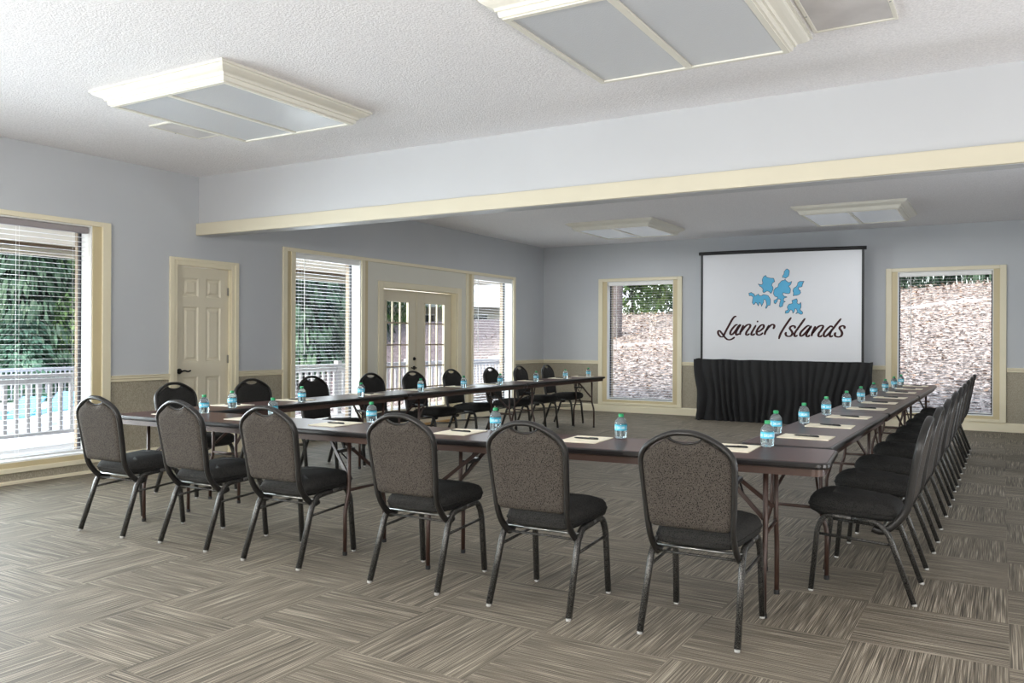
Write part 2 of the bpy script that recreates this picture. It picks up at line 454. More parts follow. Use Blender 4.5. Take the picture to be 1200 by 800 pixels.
WORD2 = [[(0.211, 1.668), (0.161, 1.598), (0.097, 1.499), (0.047, 1.409), (0.022, 1.328)], [(0.262, 1.494), (0.266, 1.522), (0.239, 1.536), (0.203, 1.522), (0.189, 1.494), (0.212, 1.461), (0.228, 1.423), (0.212, 1.385), (0.176, 1.371), (0.139, 1.381), (0.125, 1.414), (0.139, 1.437)], [(0.419, 1.652), (0.37, 1.582), (0.316, 1.503), (0.271, 1.437), (0.258, 1.395), (0.272, 1.371), (0.308, 1.39)], [(0.487, 1.53), (0.456, 1.535), (0.407, 1.493), (0.357, 1.437), (0.344, 1.395), (0.362, 1.376), (0.403, 1.404), (0.461, 1.47), (0.51, 1.53), (0.474, 1.47), (0.439, 1.409), (0.443, 1.372), (0.47, 1.374), (0.49, 1.395)], [(0.572, 1.53), (0.546, 1.474), (0.523, 1.419), (0.513, 1.374)], [(0.524, 1.409), (0.568, 1.474), (0.621, 1.525), (0.669, 1.539), (0.683, 1.516), (0.652, 1.46), (0.621, 1.419), (0.617, 1.377), (0.644, 1.368), (0.67, 1.391)], [(0.823, 1.511), (0.796, 1.529), (0.753, 1.497), (0.705, 1.437), (0.692, 1.391), (0.714, 1.368), (0.762, 1.409), (0.823, 1.483), (0.883, 1.566), (0.943, 1.643)], [(0.823, 1.492), (0.792, 1.437), (0.78, 1.396), (0.793, 1.366), (0.828, 1.386)], [(0.987, 1.487), (0.991, 1.519), (0.965, 1.533), (0.931, 1.519), (0.922, 1.492), (0.948, 1.451), (0.957, 1.409), (0.936, 1.373), (0.897, 1.364), (0.862, 1.377), (0.854, 1.409), (0.871, 1.432)]]
ISLES = [[(0.138, 2.428), (0.175, 2.404), (0.177, 2.364), (0.165, 2.311), (0.119, 2.277), (0.1, 2.294), (0.071, 2.295), (0.074, 2.321), (0.093, 2.341), (0.099, 2.387), (0.119, 2.413)], [(-0.223, 2.311), (-0.183, 2.337), (-0.17, 2.309), (-0.11, 2.29), (-0.064, 2.288), (-0.046, 2.231), (-0.083, 2.206), (-0.09, 2.172), (-0.07, 2.145), (-0.076, 2.098), (-0.102, 2.047), (-0.129, 2.079), (-0.169, 2.087), (-0.208, 2.06), (-0.229, 2.074), (-0.222, 2.122), (-0.249, 2.15), (-0.276, 2.164), (-0.303, 2.205), (-0.249, 2.19), (-0.229, 2.217), (-0.24, 2.264)], [(0.113, 2.266), (0.133, 2.239), (0.178, 2.211), (0.201, 2.224), (0.217, 2.23), (0.198, 2.177), (0.165, 2.158), (0.198, 2.11), (0.192, 2.051), (0.166, 2.038), (0.114, 2.046), (0.081, 2.053), (0.075, 2.027), (0.101, 1.999), (0.147, 1.985), (0.101, 1.973), (0.089, 1.933), (0.121, 1.912), (0.089, 1.899), (0.076, 1.839), (0.043, 1.827), (0.024, 1.84), (0.036, 1.907), (0.049, 1.947), (0.01, 1.961), (-0.003, 1.921), (-0.029, 1.881), (-0.055, 1.895), (-0.058, 1.936), (-0.016, 1.955), (0.003, 1.988), (-0.043, 2.003), (-0.065, 2.044), (-0.059, 2.097), (-0.03, 2.137), (0.003, 2.143), (0.015, 2.196), (0.042, 2.222), (0.061, 2.241), (0.094, 2.247)], [(0.332, 2.226), (0.402, 2.224), (0.383, 2.191), (0.371, 2.145), (0.345, 2.133), (0.32, 2.138), (0.314, 2.107), (0.346, 2.08), (0.352, 2.053), (0.327, 2.021), (0.288, 2.008), (0.237, 2.003), (0.243, 2.036), (0.233, 2.076), (0.243, 2.116), (0.281, 2.141), (0.301, 2.167), (0.307, 2.207)], [(-0.451, 2.06), (-0.41, 2.072), (-0.363, 2.044), (-0.356, 2.01), (-0.295, 2.046), (-0.288, 2.022), (-0.255, 2.014), (-0.222, 2.034), (-0.148, 2.016), (-0.135, 1.998), (-0.108, 1.95), (-0.115, 1.863), (-0.148, 1.863), (-0.174, 1.81), (-0.187, 1.817), (-0.168, 1.87), (-0.181, 1.938), (-0.208, 1.959), (-0.214, 1.912), (-0.247, 1.845), (-0.261, 1.886), (-0.281, 1.913), (-0.301, 1.852), (-0.321, 1.9), (-0.342, 1.914), (-0.368, 1.874), (-0.396, 1.908), (-0.389, 1.956), (-0.383, 1.997), (-0.41, 2.018), (-0.444, 2.018)], [(0.218, 1.93), (0.289, 1.958), (0.302, 1.922), (0.295, 1.889), (0.328, 1.868), (0.353, 1.901), (0.357, 1.822), (0.341, 1.782), (0.379, 1.749), (0.379, 1.722), (0.354, 1.712), (0.315, 1.736), (0.277, 1.723), (0.302, 1.763), (0.289, 1.796), (0.264, 1.803), (0.257, 1.763), (0.232, 1.73), (0.225, 1.777), (0.193, 1.784), (0.167, 1.738), (0.115, 1.732), (0.122, 1.772), (0.161, 1.785), (0.147, 1.825), (0.173, 1.871), (0.199, 1.877), (0.231, 1.89)]]
# ------------------------------------------------------------------ room shell
XL, XR, YB, YF, ZC = -7.54, 3.2, -3.6, 13.97, 3.05
TH = .26

def panel_wall(fixed0, fixed1, axis, u0, u1, z1, openings):
    """a wall slab between fixed0 and fixed1 with rectangular openings (u0,u1,z0,z1)"""
    bm = bmesh.new()
    def bx(a, b, c, d):
        if b - a < 1e-4 or d - c < 1e-4: return
        if axis == 'y': box(bm, fixed0, fixed1, a, b, c, d)
        else: box(bm, a, b, fixed0, fixed1, c, d)
    u = u0
    for a, b, c, d in sorted(openings):
        bx(u, a, 0, z1); bx(a, b, 0, c); bx(a, b, d, z1); u = b
    bx(u, u1, 0, z1)
    return bm

ZW0, ZW1 = .19, 2.37
struct('wall_left', panel_wall(XL - TH, XL, 'y', YB - TH, YF, ZC, [(-2.2, .6, ZW0, ZW1), (1.9, 4.845, ZW0, ZW1), (5.79, 6.52, 0, 2.08), (7.50, 8.73, ZW0, ZW1), (9.19, 11.05, 0, 2.04), (11.52, 12.81, ZW0, ZW1)]), M['wall'])
struct('wall_far', panel_wall(YF, YF + TH, 'x', XL - TH, XR + TH, ZC, [(-6.22, -4.96, .22, 2.36), (-1.386, -.114, .22, 2.36)]), M['wall'])
struct('wall_back', panel_wall(YB - TH, YB, 'x', XL, XR + TH, ZC, [(-6.2, -3.6, .5, 2.4), (.2, 2.8, .5, 2.4)]), M['wall'])
struct('wall_right', B((XR, XR + TH, YB, YF, 0, ZC)), M['wall'])
struct('floor', B((XL - TH, XR + TH, YB - TH, YF + TH, -.15, 0)), M['carpet'])
struct('ceiling', B((XL - TH, XR + TH, YB - TH, YF + TH, ZC, ZC + .15)), M['ceiling'])
struct('trim_1', B((XL, XR, 6.07, 6.22, 2.41, ZC)), M['beam'])                       # dropped beam
struct('trim_2', B((XL, XR, 6.035, 6.07, 2.412, 2.54)), M['beamtrim'], bevel=.004)        # board along its foot

def rail_bm(segs_left, segs_far, z0, z1, prof):
    bm = bmesh.new()
    for a, b in segs_left:
        for v0, v1, c, d in prof: box(bm, XL, XL + v1, a, b, z0 + c * (z1 - z0), z0 + d * (z1 - z0))
    return bm

def run_trim(name, wall, a, b, prof, mat):
    """extruded moulding along a wall; prof = (depth, z) points from bottom to top"""
    bm = bmesh.new()
    loops = []
    for u in (a, b):
        L = []
        for d, z in prof:
            L.append((XL + d, u, z) if wall == 'left' else (u, YF - d, z))
        L.append((XL, u, prof[-1][1]) if wall == 'left' else (u, YF, prof[-1][1]))
        L.append((XL, u, prof[0][1]) if wall == 'left' else (u, YF, prof[0][1]))
        loops.append(L)
    loft(bm, loops)
    return struct(name, bm, mat)

RAIL = [(.008, .862), (.016, .868), (.016, .885), (.026, .897), (.026, .912), (.034, .918), (.034, .926)]
BASE_L = [(.018, 0), (.018, .135), (.012, .15), (.006, .17)]
BASE_F = [(.02, 0), (.02, .105), (.012, .118), (.006, .13)]
k = 3
for a, b in ((5.028, 5.70), (6.608, 7.29), (12.88, YF)):
    run_trim('trim_%d' % k, 'left', a, b, RAIL, M['cream']); k += 1
for a, b in ((XL, -6.385), (-4.80, -1.545), (.055, XR)):
    run_trim('trim_%d' % k, 'far', a, b, RAIL, M['cream']); k += 1
for a, b in ((5.028, 5.70), (6.608, 7.29), (12.88, YF)):
    run_trim('baseboard_left' if a < 5.1 else 'baseboard_left.001', 'left', a, b, BASE_L, M['cream'])
run_trim('baseboard_left', 'left', 1.6, 5.028, [(.018, 0), (.018, .02), (.006, .03)], M['cream'])
run_trim('baseboard_far', 'far', XL, XR, BASE_F, M['cream'])

# ------------------------------------------------------------------ windows
def window(n, loc, rz, w, z0, z1, board=.085, mold=.08, top=.046, bot=.06, plain=False, vg=.17):
    """local x along the wall, local y outward, wall face at y = 0"""
    r = tag(empty('window_%d' % n, loc, rz), kind='structure')
    h = w / 2
    if not plain:
        bm = B((-h - board, -h, -.010, 0, z0 - bot * .5, z1), (h, h + board, -.010, 0, z0 - bot * .5, z1), (-h, h, -.012, 0, z0 - bot * .5, z0))
        obj('casing_board', bm, M['cream2'], r)
        o0, o1 = h + board, h + board + mold
        bm = B((-o1, -o0, -.030, 0, z0 - bot, z1 + top), (o0, o1, -.030, 0, z0 - bot, z1 + top), (-o0, o0, -.030, 0, z1, z1 + top), (-o0, o0, -.026, 0, z0 - bot, z0 - bot * .5))
        obj('casing', bm, M['cream'], r, bevel=.006)
    # white jamb lining and weathered outer casing
    t = .012; v1 = vg + .02
    obj('jamb', B((-h, -h + t, 0, v1, z0, z1), (h - t, h, 0, v1, z0, z1), (-h + t, h - t, 0, v1, z1 - t, z1), (-h + t, h - t, 0, v1, z0, z0 + t)), M['white'], r)
    obj('outer_casing', B((-h, -h + t, v1, TH, z0, z1), (h - t, h, v1, TH, z0, z1), (-h + t, h - t, v1, TH, z1 - t, z1), (-h + t, h - t, v1, TH, z0, z0 + t)), M['brownwood'], r)
    f = .018
    obj('frame', B((-h + t, -h + t + f, vg - .015, vg + .015, z0 + t, z1 - t), (h - t - f, h - t, vg - .015, vg + .015, z0 + t, z1 - t), (-h + t + f, h - t - f, vg - .015, vg + .015, z1 - t - f, z1 - t), (-h + t + f, h - t - f, vg - .015, vg + .015, z0 + t, z0 + t + f)), M['bronze'], r)
    obj('pane', B((-h + t + f, h - t - f, vg - .003, vg + .003, z0 + t + f, z1 - t - f)), M['glass'], r)
    return r

def blind(loc, rz, w, z0, z1, label, headmat='white', v=.05, pitch=.0445):
    r = tag(empty('window_blind', loc, rz), label, 'blind', 'white slatted blinds in the windows')
    h = w / 2 - .006
    obj('headrail', B((-h, h, v - .035, v + .02, z1 - .062, z1 - .002)), M[headmat], r, bevel=.004)
    bm = bmesh.new()
    z = z0 + .055
    tilt = .015
    while z < z1 - .09:
        # a shallow crowned slat
        P = []
        for yy, zz in ((-.024, -.0012), (0, .0010), (.024, -.0012), (.024, -.0022), (0, 0), (-.024, -.0022)):
            P.append((yy * math.cos(tilt) + v, zz + yy * math.sin(tilt) + z))
        loft(bm, [[(-h, a, b) for a, b in P], [(h, a, b) for a, b in P]])
        z += pitch
    obj('slats', bm, M['slat'], r)
    obj('bottom_rail', B((-h, h, v - .024, v + .024, z0 + .016, z0 + .032)), M['slat'], r, bevel=.003)
    bm = bmesh.new()
    nl = max(2, int(w / .45))
    for i in range(nl):
        x = -h + .12 + i * (2 * h - .24) / (nl - 1)
        for yy in (v - .026, v + .026):
            tube(bm, [(x, yy, z0 + .03), (x, yy, z1 - .06)], .0011, 4)
    obj('ladder_cords', bm, M['white'], r)
    bm = bmesh.new(); tube(bm, [(-h + .16, v - .036, z1 - .06), (-h + .163, v - .038, z1 - 1.25)], .005, 6)
    obj('tilt_wand', bm, M['white'], r)
    return r

R90 = PI / 2
window(1, (XL, 3.3725, 0), R90, 2.945, ZW0, ZW1, .09, .09, .046, .09)
blind((XL, 3.3725, 0), R90, 2.90, ZW0 + .012, ZW1 - .012, 'wide white blind in the large window at the far left of the room', 'headshade')
window(2, (XL, 8.115, 0), R90, 1.23, ZW0, ZW1, plain=True)
blind((XL, 8.115, 0), R90, 1.20, ZW0 + .012, ZW1 - .012, 'narrow white blind in the window just left of the glazed double doors')
window(3, (XL, 12.165, 0), R90, 1.29, ZW0, ZW1, plain=True)
blind((XL, 12.165, 0), R90, 1.26, ZW0 + .012, ZW1 - .012, 'narrow white blind in the window between the glazed double doors and the room corner')
window(4, (-5.59, YF, 0), 0, 1.26, .22, 2.36, .08, .083, .055, .09, vg=.12)
blind((-5.59, YF, 0), 0, 1.23, .232, 2.348, 'white blind in the end wall window left of the projection screen')
window(5, (-.75, YF, 0), 0, 1.272, .22, 2.36, .08, .083, .055, .09, vg=.12)
blind((-.75, YF, 0), 0, 1.24, .232, 2.348, 'white blind in the end wall window right of the projection screen')
window(6, (XL, -.8, 0), R90, 2.8, ZW0, ZW1, .09, .09)  # unseen side window added to let in more light
window(7, (-4.9, YB, 0), PI, 2.6, .5, 2.4)  # unseen rear windows, this and the next, added for light
window(8, (1.5, YB, 0), PI, 2.6, .5, 2.4)

# window and door surround on the left wall
def L(y0, y1, z0, z1, d, d0=0): return (XL + d0, XL + d, y0, y1, z0, z1)
struct('trim_20', B(L(7.29, 7.36, 0, 2.416, .03), L(12.81, 12.88, 0, 2.416, .03), L(7.36, 12.81, 2.37, 2.416, .03)), M['cream'], bevel=.005)
struct('trim_21', B(L(7.36, 7.43, 0, 2.37, .008), L(8.80, 8.865, 0, 2.37, .012), L(11.37, 11.46, 0, 2.37, .012)), M['cream2'])
struct('trim_22', B(L(7.43, 7.50, 0, 2.37, .022), L(8.73, 8.80, 0, 2.37, .022), L(11.46, 11.52, 0, 2.37, .022), L(11.30, 11.37, 0, 2.37, .022), L(7.50, 8.73, .0, .19, .014), L(11.52, 12.81, 0, .19, .014)), M['cream'], bevel=.004)
struct('trim_23', B(L(8.865, 9.09, 0, 2.37, .006), L(11.155, 11.30, 0, 2.37, .006), L(9.09, 11.155, 2.12, 2.37, .006)), M['panel'])
struct('trim_24', B(L(9.09, 9.19, 0, 2.118, .026), L(11.05, 11.155, 0, 2.118, .026), L(9.19, 11.05, 2.03, 2.118, .026)), M['cream'], bevel=.006)
struct('trim_25', B((XL - TH, XL, 9.191, 9.204, 0, 2.028), (XL - TH, XL, 11.036, 11.049, 0, 2.028), (XL - TH, XL, 9.191, 11.049, 2.028, 2.039)), M['cream'])

# door_1: six panel closet door
d1 = tag(empty('door_1', (XL, 6.155, 0), R90), kind='structure')
def mould(a0, a1, b0, b1, d=-.022):
    return [(-a1, -a0, d, 0, 0, b1), (a0, a1, d, 0, 0, b1), (-a0, a0, d, 0, b0, b1)]
obj('casing', B(*mould(.36, .415, 2.075, 2.135, -.016), *mould(.405, .455, 2.125, 2.157, -.028)), M['cream'], d1, bevel=.004)
obj('jamb', B((-.365, -.353, 0, .2, 0, 2.075), (.353, .365, 0, .2, 0, 2.075), (-.353, .353, 0, .2, 2.072, 2.08)), M['cream'], d1)
PAN = [(-.255, -.055, 1.75, 1.95), (.045, .245, 1.75, 1.95), (-.255, -.055, 1.045, 1.64), (.045, .245, 1.045, 1.64), (-.255, -.055, .25, .88), (.045, .245, .25, .88)]
bm = bmesh.new()
xs = [-.350, -.255, -.055, .045, .245, .350]; zs = [.008, .25, .88, 1.045, 1.64, 1.75, 1.95, 2.066]
for i in range(5):
    for j in range(7):
        if i in (1, 3) and j in (1, 3, 5): continue
        box(bm, xs[i], xs[i + 1], .035, .075, zs[j], zs[j + 1])
bmesh.ops.remove_doubles(bm, verts=bm.verts[:], dist=1e-5)
leaf = obj('door_leaf', bm, M['door'], d1)
for a0, a1, b0, b1 in PAN:
    bm = bmesh.new()
    lo = []
    for ins, y in ((0, .035), (.014, .047), (.03, .047), (.05, .037), (.052, .037)):
        lo.append([(a0 + ins, y, b0 + ins), (a1 - ins, y, b0 + ins), (a1 - ins, y, b1 - ins), (a0 + ins, y, b1 - ins)])
    loft(bm, lo, cap0=False)
    obj('door_panel', bm, M['door'], leaf)
def lever(parent, x, y, z, s, name='door_handle'):
    bm = bmesh.new()
    for k_, (ra, ya) in enumerate(((.030, 0), (.030, -.008), (.012, -.010), (.010, -.045))): pass
    pr = [(.0, 0), (.030, 0), (.030, -.010), (.012, -.014), (.011, -.048), (0, -.048)]
    rings = []
    for rr, yy in pr:
        rings.append([bm.verts.new((x + rr * math.cos(2 * PI * q / 14), y + yy, z + rr * math.sin(2 * PI * q / 14))) for q in range(14)] if rr else [bm.verts.new((x, y + yy, z))])
    for A, C in zip(rings, rings[1:]):
        for q in range(14):
            vs = []
            for v in (A[q % len(A)], A[(q + 1) % len(A)], C[(q + 1) % len(C)], C[q % len(C)]):
                if v not in vs: vs.append(v)
            bm.faces.new(vs)
    tube(bm, spline([(x, y - .042, z), (x + s * .04, y - .044, z + .006), (x + s * .08, y - .044, z - .004), (x + s * .115, y - .042, z + .006)], 4), .009, 8)
    return obj(name, bm, M['blackmetal'], parent, smooth=True)
lever(leaf, -.30, .035, .945, 1)
bm = B(*[(.335, .352, .026, .036, z, z + .09) for z in (.22, 1.02, 1.78)])
obj('hinge', bm, M['chrome'], leaf)

# door_2: glazed double doors
d2 = tag(empty('door_2', (XL, 10.12, 0), R90), kind='structure')
for s in (-1, 1):
    c = s * .464; hw = .458
    gx0, gx1, gz0, gz1 = c - .27, c + .27, .25, 1.86
    lf = obj('door_leaf', B((c - hw, gx0, .10, .145, .01, 2.02), (gx1, c + hw, .10, .145, .01, 2.02), (gx0, gx1, .10, .145, .01, gz0), (gx0, gx1, .10, .145, gz1, 2.02)), M['door'], d2, bevel=.003)
    obj('glazing_bead', B((gx0, gx0 + .016, .09, .10, gz0, gz1), (gx1 - .016, gx1, .09, .10, gz0, gz1), (gx0, gx1, .09, .10, gz0, gz0 + .016), (gx0, gx1, .09, .10, gz1 - .016, gz1)), M['door'], lf)
    bs = []
    for i in (1, 2):
        x = gx0 + (gx1 - gx0) * i / 3; bs.append((x - .009, x + .009, .108, .136, gz0, gz1))
    obj('muntins', B(*bs), M['door'], lf)
    bs = []
    for j in range(1, 5):
        z = gz0 + (gz1 - gz0) * j / 5; bs.append((gx0, gx1, .106, .138, z - .009, z + .009))
    obj('glazing_bars', B(*bs), M['brownwood'], lf)
    obj('pane', B((gx0, gx1, .120, .125, gz0, gz1)), M['glass'], lf)
    if s < 0:
        lever(lf, -.06, .10, .868, -1)
        bm = bmesh.new(); lathe(bm, [(0, 0), (.026, 0), (.028, .010), (.014, .016), (.014, .03), (0, .03)], 12)
        bmesh.ops.rotate(bm, verts=bm.verts[:], cent=(0, 0, 0), matrix=Matrix.Rotation(PI / 2, 3, 'X'))
        bmesh.ops.translate(bm, verts=bm.verts[:], vec=(-.06, .10, 1.005))
        obj('deadbolt', bm, M['blackmetal'], lf, smooth=True)
obj('astragal', B((-.012, .012, .085, .10, .01, 2.02)), M['door'], d2)
obj('threshold', B((-.92, .92, -.02, .09, 0, .022)), M['tanwood'], d2, bevel=.004)

# ------------------------------------------------------------------ ceiling lights and vents
def ceiling_light(x, y, label):
    r = tag(empty('ceiling_light', (x, y, ZC)), label, 'ceiling light', 'square ceiling lights with crown moulding')
    hx, hy = .585, .615
    lv = [(.100, 0), (.105, -.004), (.105, -.018), (.092, -.020), (.092, -.026), (.084, -.034), (.062, -.046), (.036, -.056), (.030, -.064), (.030, -.072), (.018, -.074), (.016, -.090), (.012, -.100), (.0, -.104), (0, -.110), (-.03, -.110), (-.03, -.098)]
    bm = bmesh.new()
    loft(bm, [[(sx * (hx + o), sy * (hy + o), z) for sx, sy in ((-1, -1), (1, -1), (1, 1), (-1, 1))] for o, z in lv], cap0=True, cap1=False)
    obj('crown_moulding', bm, M['fixture'], r)
    obj('divider', B((-.022, .022, -hy + .03, hy - .03, -.108, -.092)), M['fixture'], r, bevel=.003)
    for s in (-1, 1):
        x0, x1 = (-hx + .03, -.022) if s < 0 else (.022, hx - .03)
        obj('lens_panel', B((x0 + .004, x1 - .004, -hy + .034, hy - .034, -.101, -.097)), M['lens' if y < 6 else 'lensfar'], r)
    return r
ceiling_light(-4.885, 4.265, 'square moulded ceiling light at upper left, over the near left chairs')
ceiling_light(-1.635, 4.27, 'large square moulded ceiling light cut by the top edge of the photo')
ceiling_light(-4.98, 11.9, 'square ceiling light beyond the beam, left of the projection screen')
ceiling_light(-1.70, 11.9, 'square ceiling light beyond the beam, above the projection screen')

def vent(x0, x1, y0, y1, label):
    cx, cy = (x0 + x1) / 2, (y0 + y1) / 2; hx, hy = (x1 - x0) / 2, (y1 - y0) / 2
    r = tag(empty('ceiling_vent', (cx, cy, ZC)), label, 'vent')
    obj('frame', B((-hx, hx, -hy, -hy + .022, -.014, 0), (-hx, hx, hy - .022, hy, -.014, 0), (-hx, -hx + .022, -hy + .022, hy - .022, -.014, 0), (hx - .022, hx, -hy + .022, hy - .022, -.014, 0)), M['fixture'], r, bevel=.003)
    obj('backing', B((-hx + .022, hx - .022, -hy + .022, hy - .022, -.004, 0)), M['grille'], r)
    bm = bmesh.new()
    n = int((2 * hy - .044) / .013)
    for i in range(n):
        y = -hy + .03 + i * .013
        bar(bm, (-hx + .022, y, -.008), (hx - .022, y, -.008), .007, .004)
    obj('louvres', bm, M['grille'], r)
    bm = bmesh.new()
    for sx in (-1, 1):
        lathe(bm, [(0, -.017), (.005, -.017), (.006, -.014)], 8, cx=sx * (hx - .011), cy=0)
    obj('screws', bm, M['chrome'], r)
vent(-.925, -.49, 4.36, 4.92, 'grey louvred ceiling vent touching the large near ceiling light')
vent(-6.06, -5.60, 4.38, 4.88, 'thin louvred ceiling vent beside the upper left ceiling light')
# ------------------------------------------------------------------ folding tables
TZ = .75
def make_table(L_, D, label, group):
    r = tag(empty('folding_table', (0, 0, 0)), label, 'table', group)
    bm = bmesh.new()
    lo = []
    for ins, z, rr in ((.012, TZ - .031, .04), (.002, TZ - .028, .05), (0, TZ - .020, .05), (0, TZ - .007, .05), (.004, TZ - .002, .05), (.011, TZ, .045)):
        lo.append([(x, y, z) for x, y in rrect(L_ - 2 * ins, D - 2 * ins, rr, 6)])
    loft(bm, lo, cap0=True, cap1=False)
    obj('table_edge', bm, M['edge'], r, smooth=False)
    bm = bmesh.new()
    loft(bm, [[(x, y, TZ - .003) for x, y in rrect(L_ - .022, D - .022, .045, 6)], [(x, y, TZ + .0005) for x, y in rrect(L_ - .026, D - .026, .044, 6)]])
    obj('tabletop', bm, M['laminate'], r)
    bm = bmesh.new()
    a = rrect(L_ - .05, D - .05, .05, 6); c = rrect(L_ - .06, D - .06, .045, 6)
    loft(bm, [[(x, y, TZ - .024) for x, y in a], [(x, y, TZ - .066) for x, y in a], [(x, y, TZ - .066) for x, y in c], [(x, y, TZ - .026) for x, y in c]], cap0=False, cap1=False)
    obj('apron', bm, M['apron'], r)
    for s in (-1, 1):
        fx = s * (L_ / 2 - .29)
        hw = D / 2 - .105; fw_ = hw + .035
        for q in (-1, 1):
            bm = bmesh.new()
            tube(bm, fillet([(fx, q * hw, TZ - .026), (fx, q * hw, .375), (fx, q * fw_, .275), (fx, q * fw_, .012)], .05, 4), .0125, 10)
            lg = obj('leg', bm, M['tleg'], r, smooth=True)
            bm = bmesh.new(); lathe(bm, [(0, 0), (.0145, 0), (.0145, .022), (.0125, .022)], 10, cx=fx, cy=q * fw_)
            obj('foot_cap', bm, M['black'], lg)
        bm = bmesh.new(); tube(bm, [(fx, -hw, .385), (fx, hw, .385)], .009, 8)
        obj('crossbar', bm, M['tleg'], r, smooth=True)
        bm = bmesh.new(); tube(bm, [(fx, -hw - .02, TZ - .04), (fx, hw + .02, TZ - .04)], .010, 8)
        obj('hinge_rod', bm, M['tleg'], r, smooth=True)
        ax = fx - s * .30
        bm = bmesh.new()
        for q in (-1, 1):
            bar(bm, (ax, q * .022, TZ - .035), (fx - s * .01, q * (hw - .012), .455), .020, .010, up=(0, 1, 0))
        obj('brace', bm, M['tleg'], r)
        bm = bmesh.new()
        mx = fx - s * .165; mz = .60
        bar(bm, (mx, -.075, mz), (mx, .075, mz), .034, .020)
        tube(bm, [(mx, -.05, mz), (mx + s * .035, 0, mz - .07), (mx, .05, mz)], .005, 6)
        bar(bm, (mx, 0, mz), (mx - s * .05, 0, TZ - .03), .016, .010, up=(0, 1, 0))
        obj('brace_lock', bm, M['edge'], r)
        obj('hinge_plate', B((ax - .03, ax + .03, -.06, .06, TZ - .034, TZ - .024)), M['tleg'], r)
    return r

TG = 'dark folding tables set end to end in a horseshoe'
def tlabel(row, i):
    if row == 'F': return ['dark folding table at the left half of the near row', 'dark folding table at the right half of the near row, at the corner'][i]
    side = {'R': 'right hand', 'L': 'left hand'}[row]
    return 'dark folding table of the %s row, %s' % (side, ['nearest the camera', 'middle one of the three', 'nearest the end wall'][i])
tF = make_table(2.42, .55, tlabel('F', 1), TG)
tF.location = (-1.895, 4.10, 0); tF.rotation_euler = (0, 0, .085)
o = make_table(2.42, .52, tlabel('F', 0), TG); o.location = (-4.325, 3.975, 0); o.rotation_euler = (0, 0, .022)
tS = make_table(2.42, .47, tlabel('R', 0), TG)
tS.location = (-.982, 5.715, 0); tS.rotation_euler = (0, 0, PI / 2 - .006)
dup(tS, (-.965, 8.14, 0), PI / 2 - .006, tlabel('R', 1), TG)
dup(tS, (-.950, 10.57, 0), PI / 2 - .006, tlabel('R', 2), TG)
dup(tS, (-5.365, 5.49, 0), PI / 2 + .010, tlabel('L', 0), TG)
dup(tS, (-5.375, 7.92, 0), PI / 2 - .004, tlabel('L', 1), TG)
dup(tS, (-5.385, 10.35, 0), PI / 2 + .004, tlabel('L', 2), TG)

# ------------------------------------------------------------------ banquet chairs
YBK = [(.30, .185), (.352, .150), (.385, .100), (.41, .072), (.445, .047), (.50, .036), (.60, .019), (.755, -.009), (.865, -.033), (.93, -.052)]
def yb(z):
    for (z0, y0), (z1, y1) in zip(YBK, YBK[1:]):
        if z <= z1: return y0 + (y1 - y0) * (z - z0) / (z1 - z0)
    return YBK[-1][1]

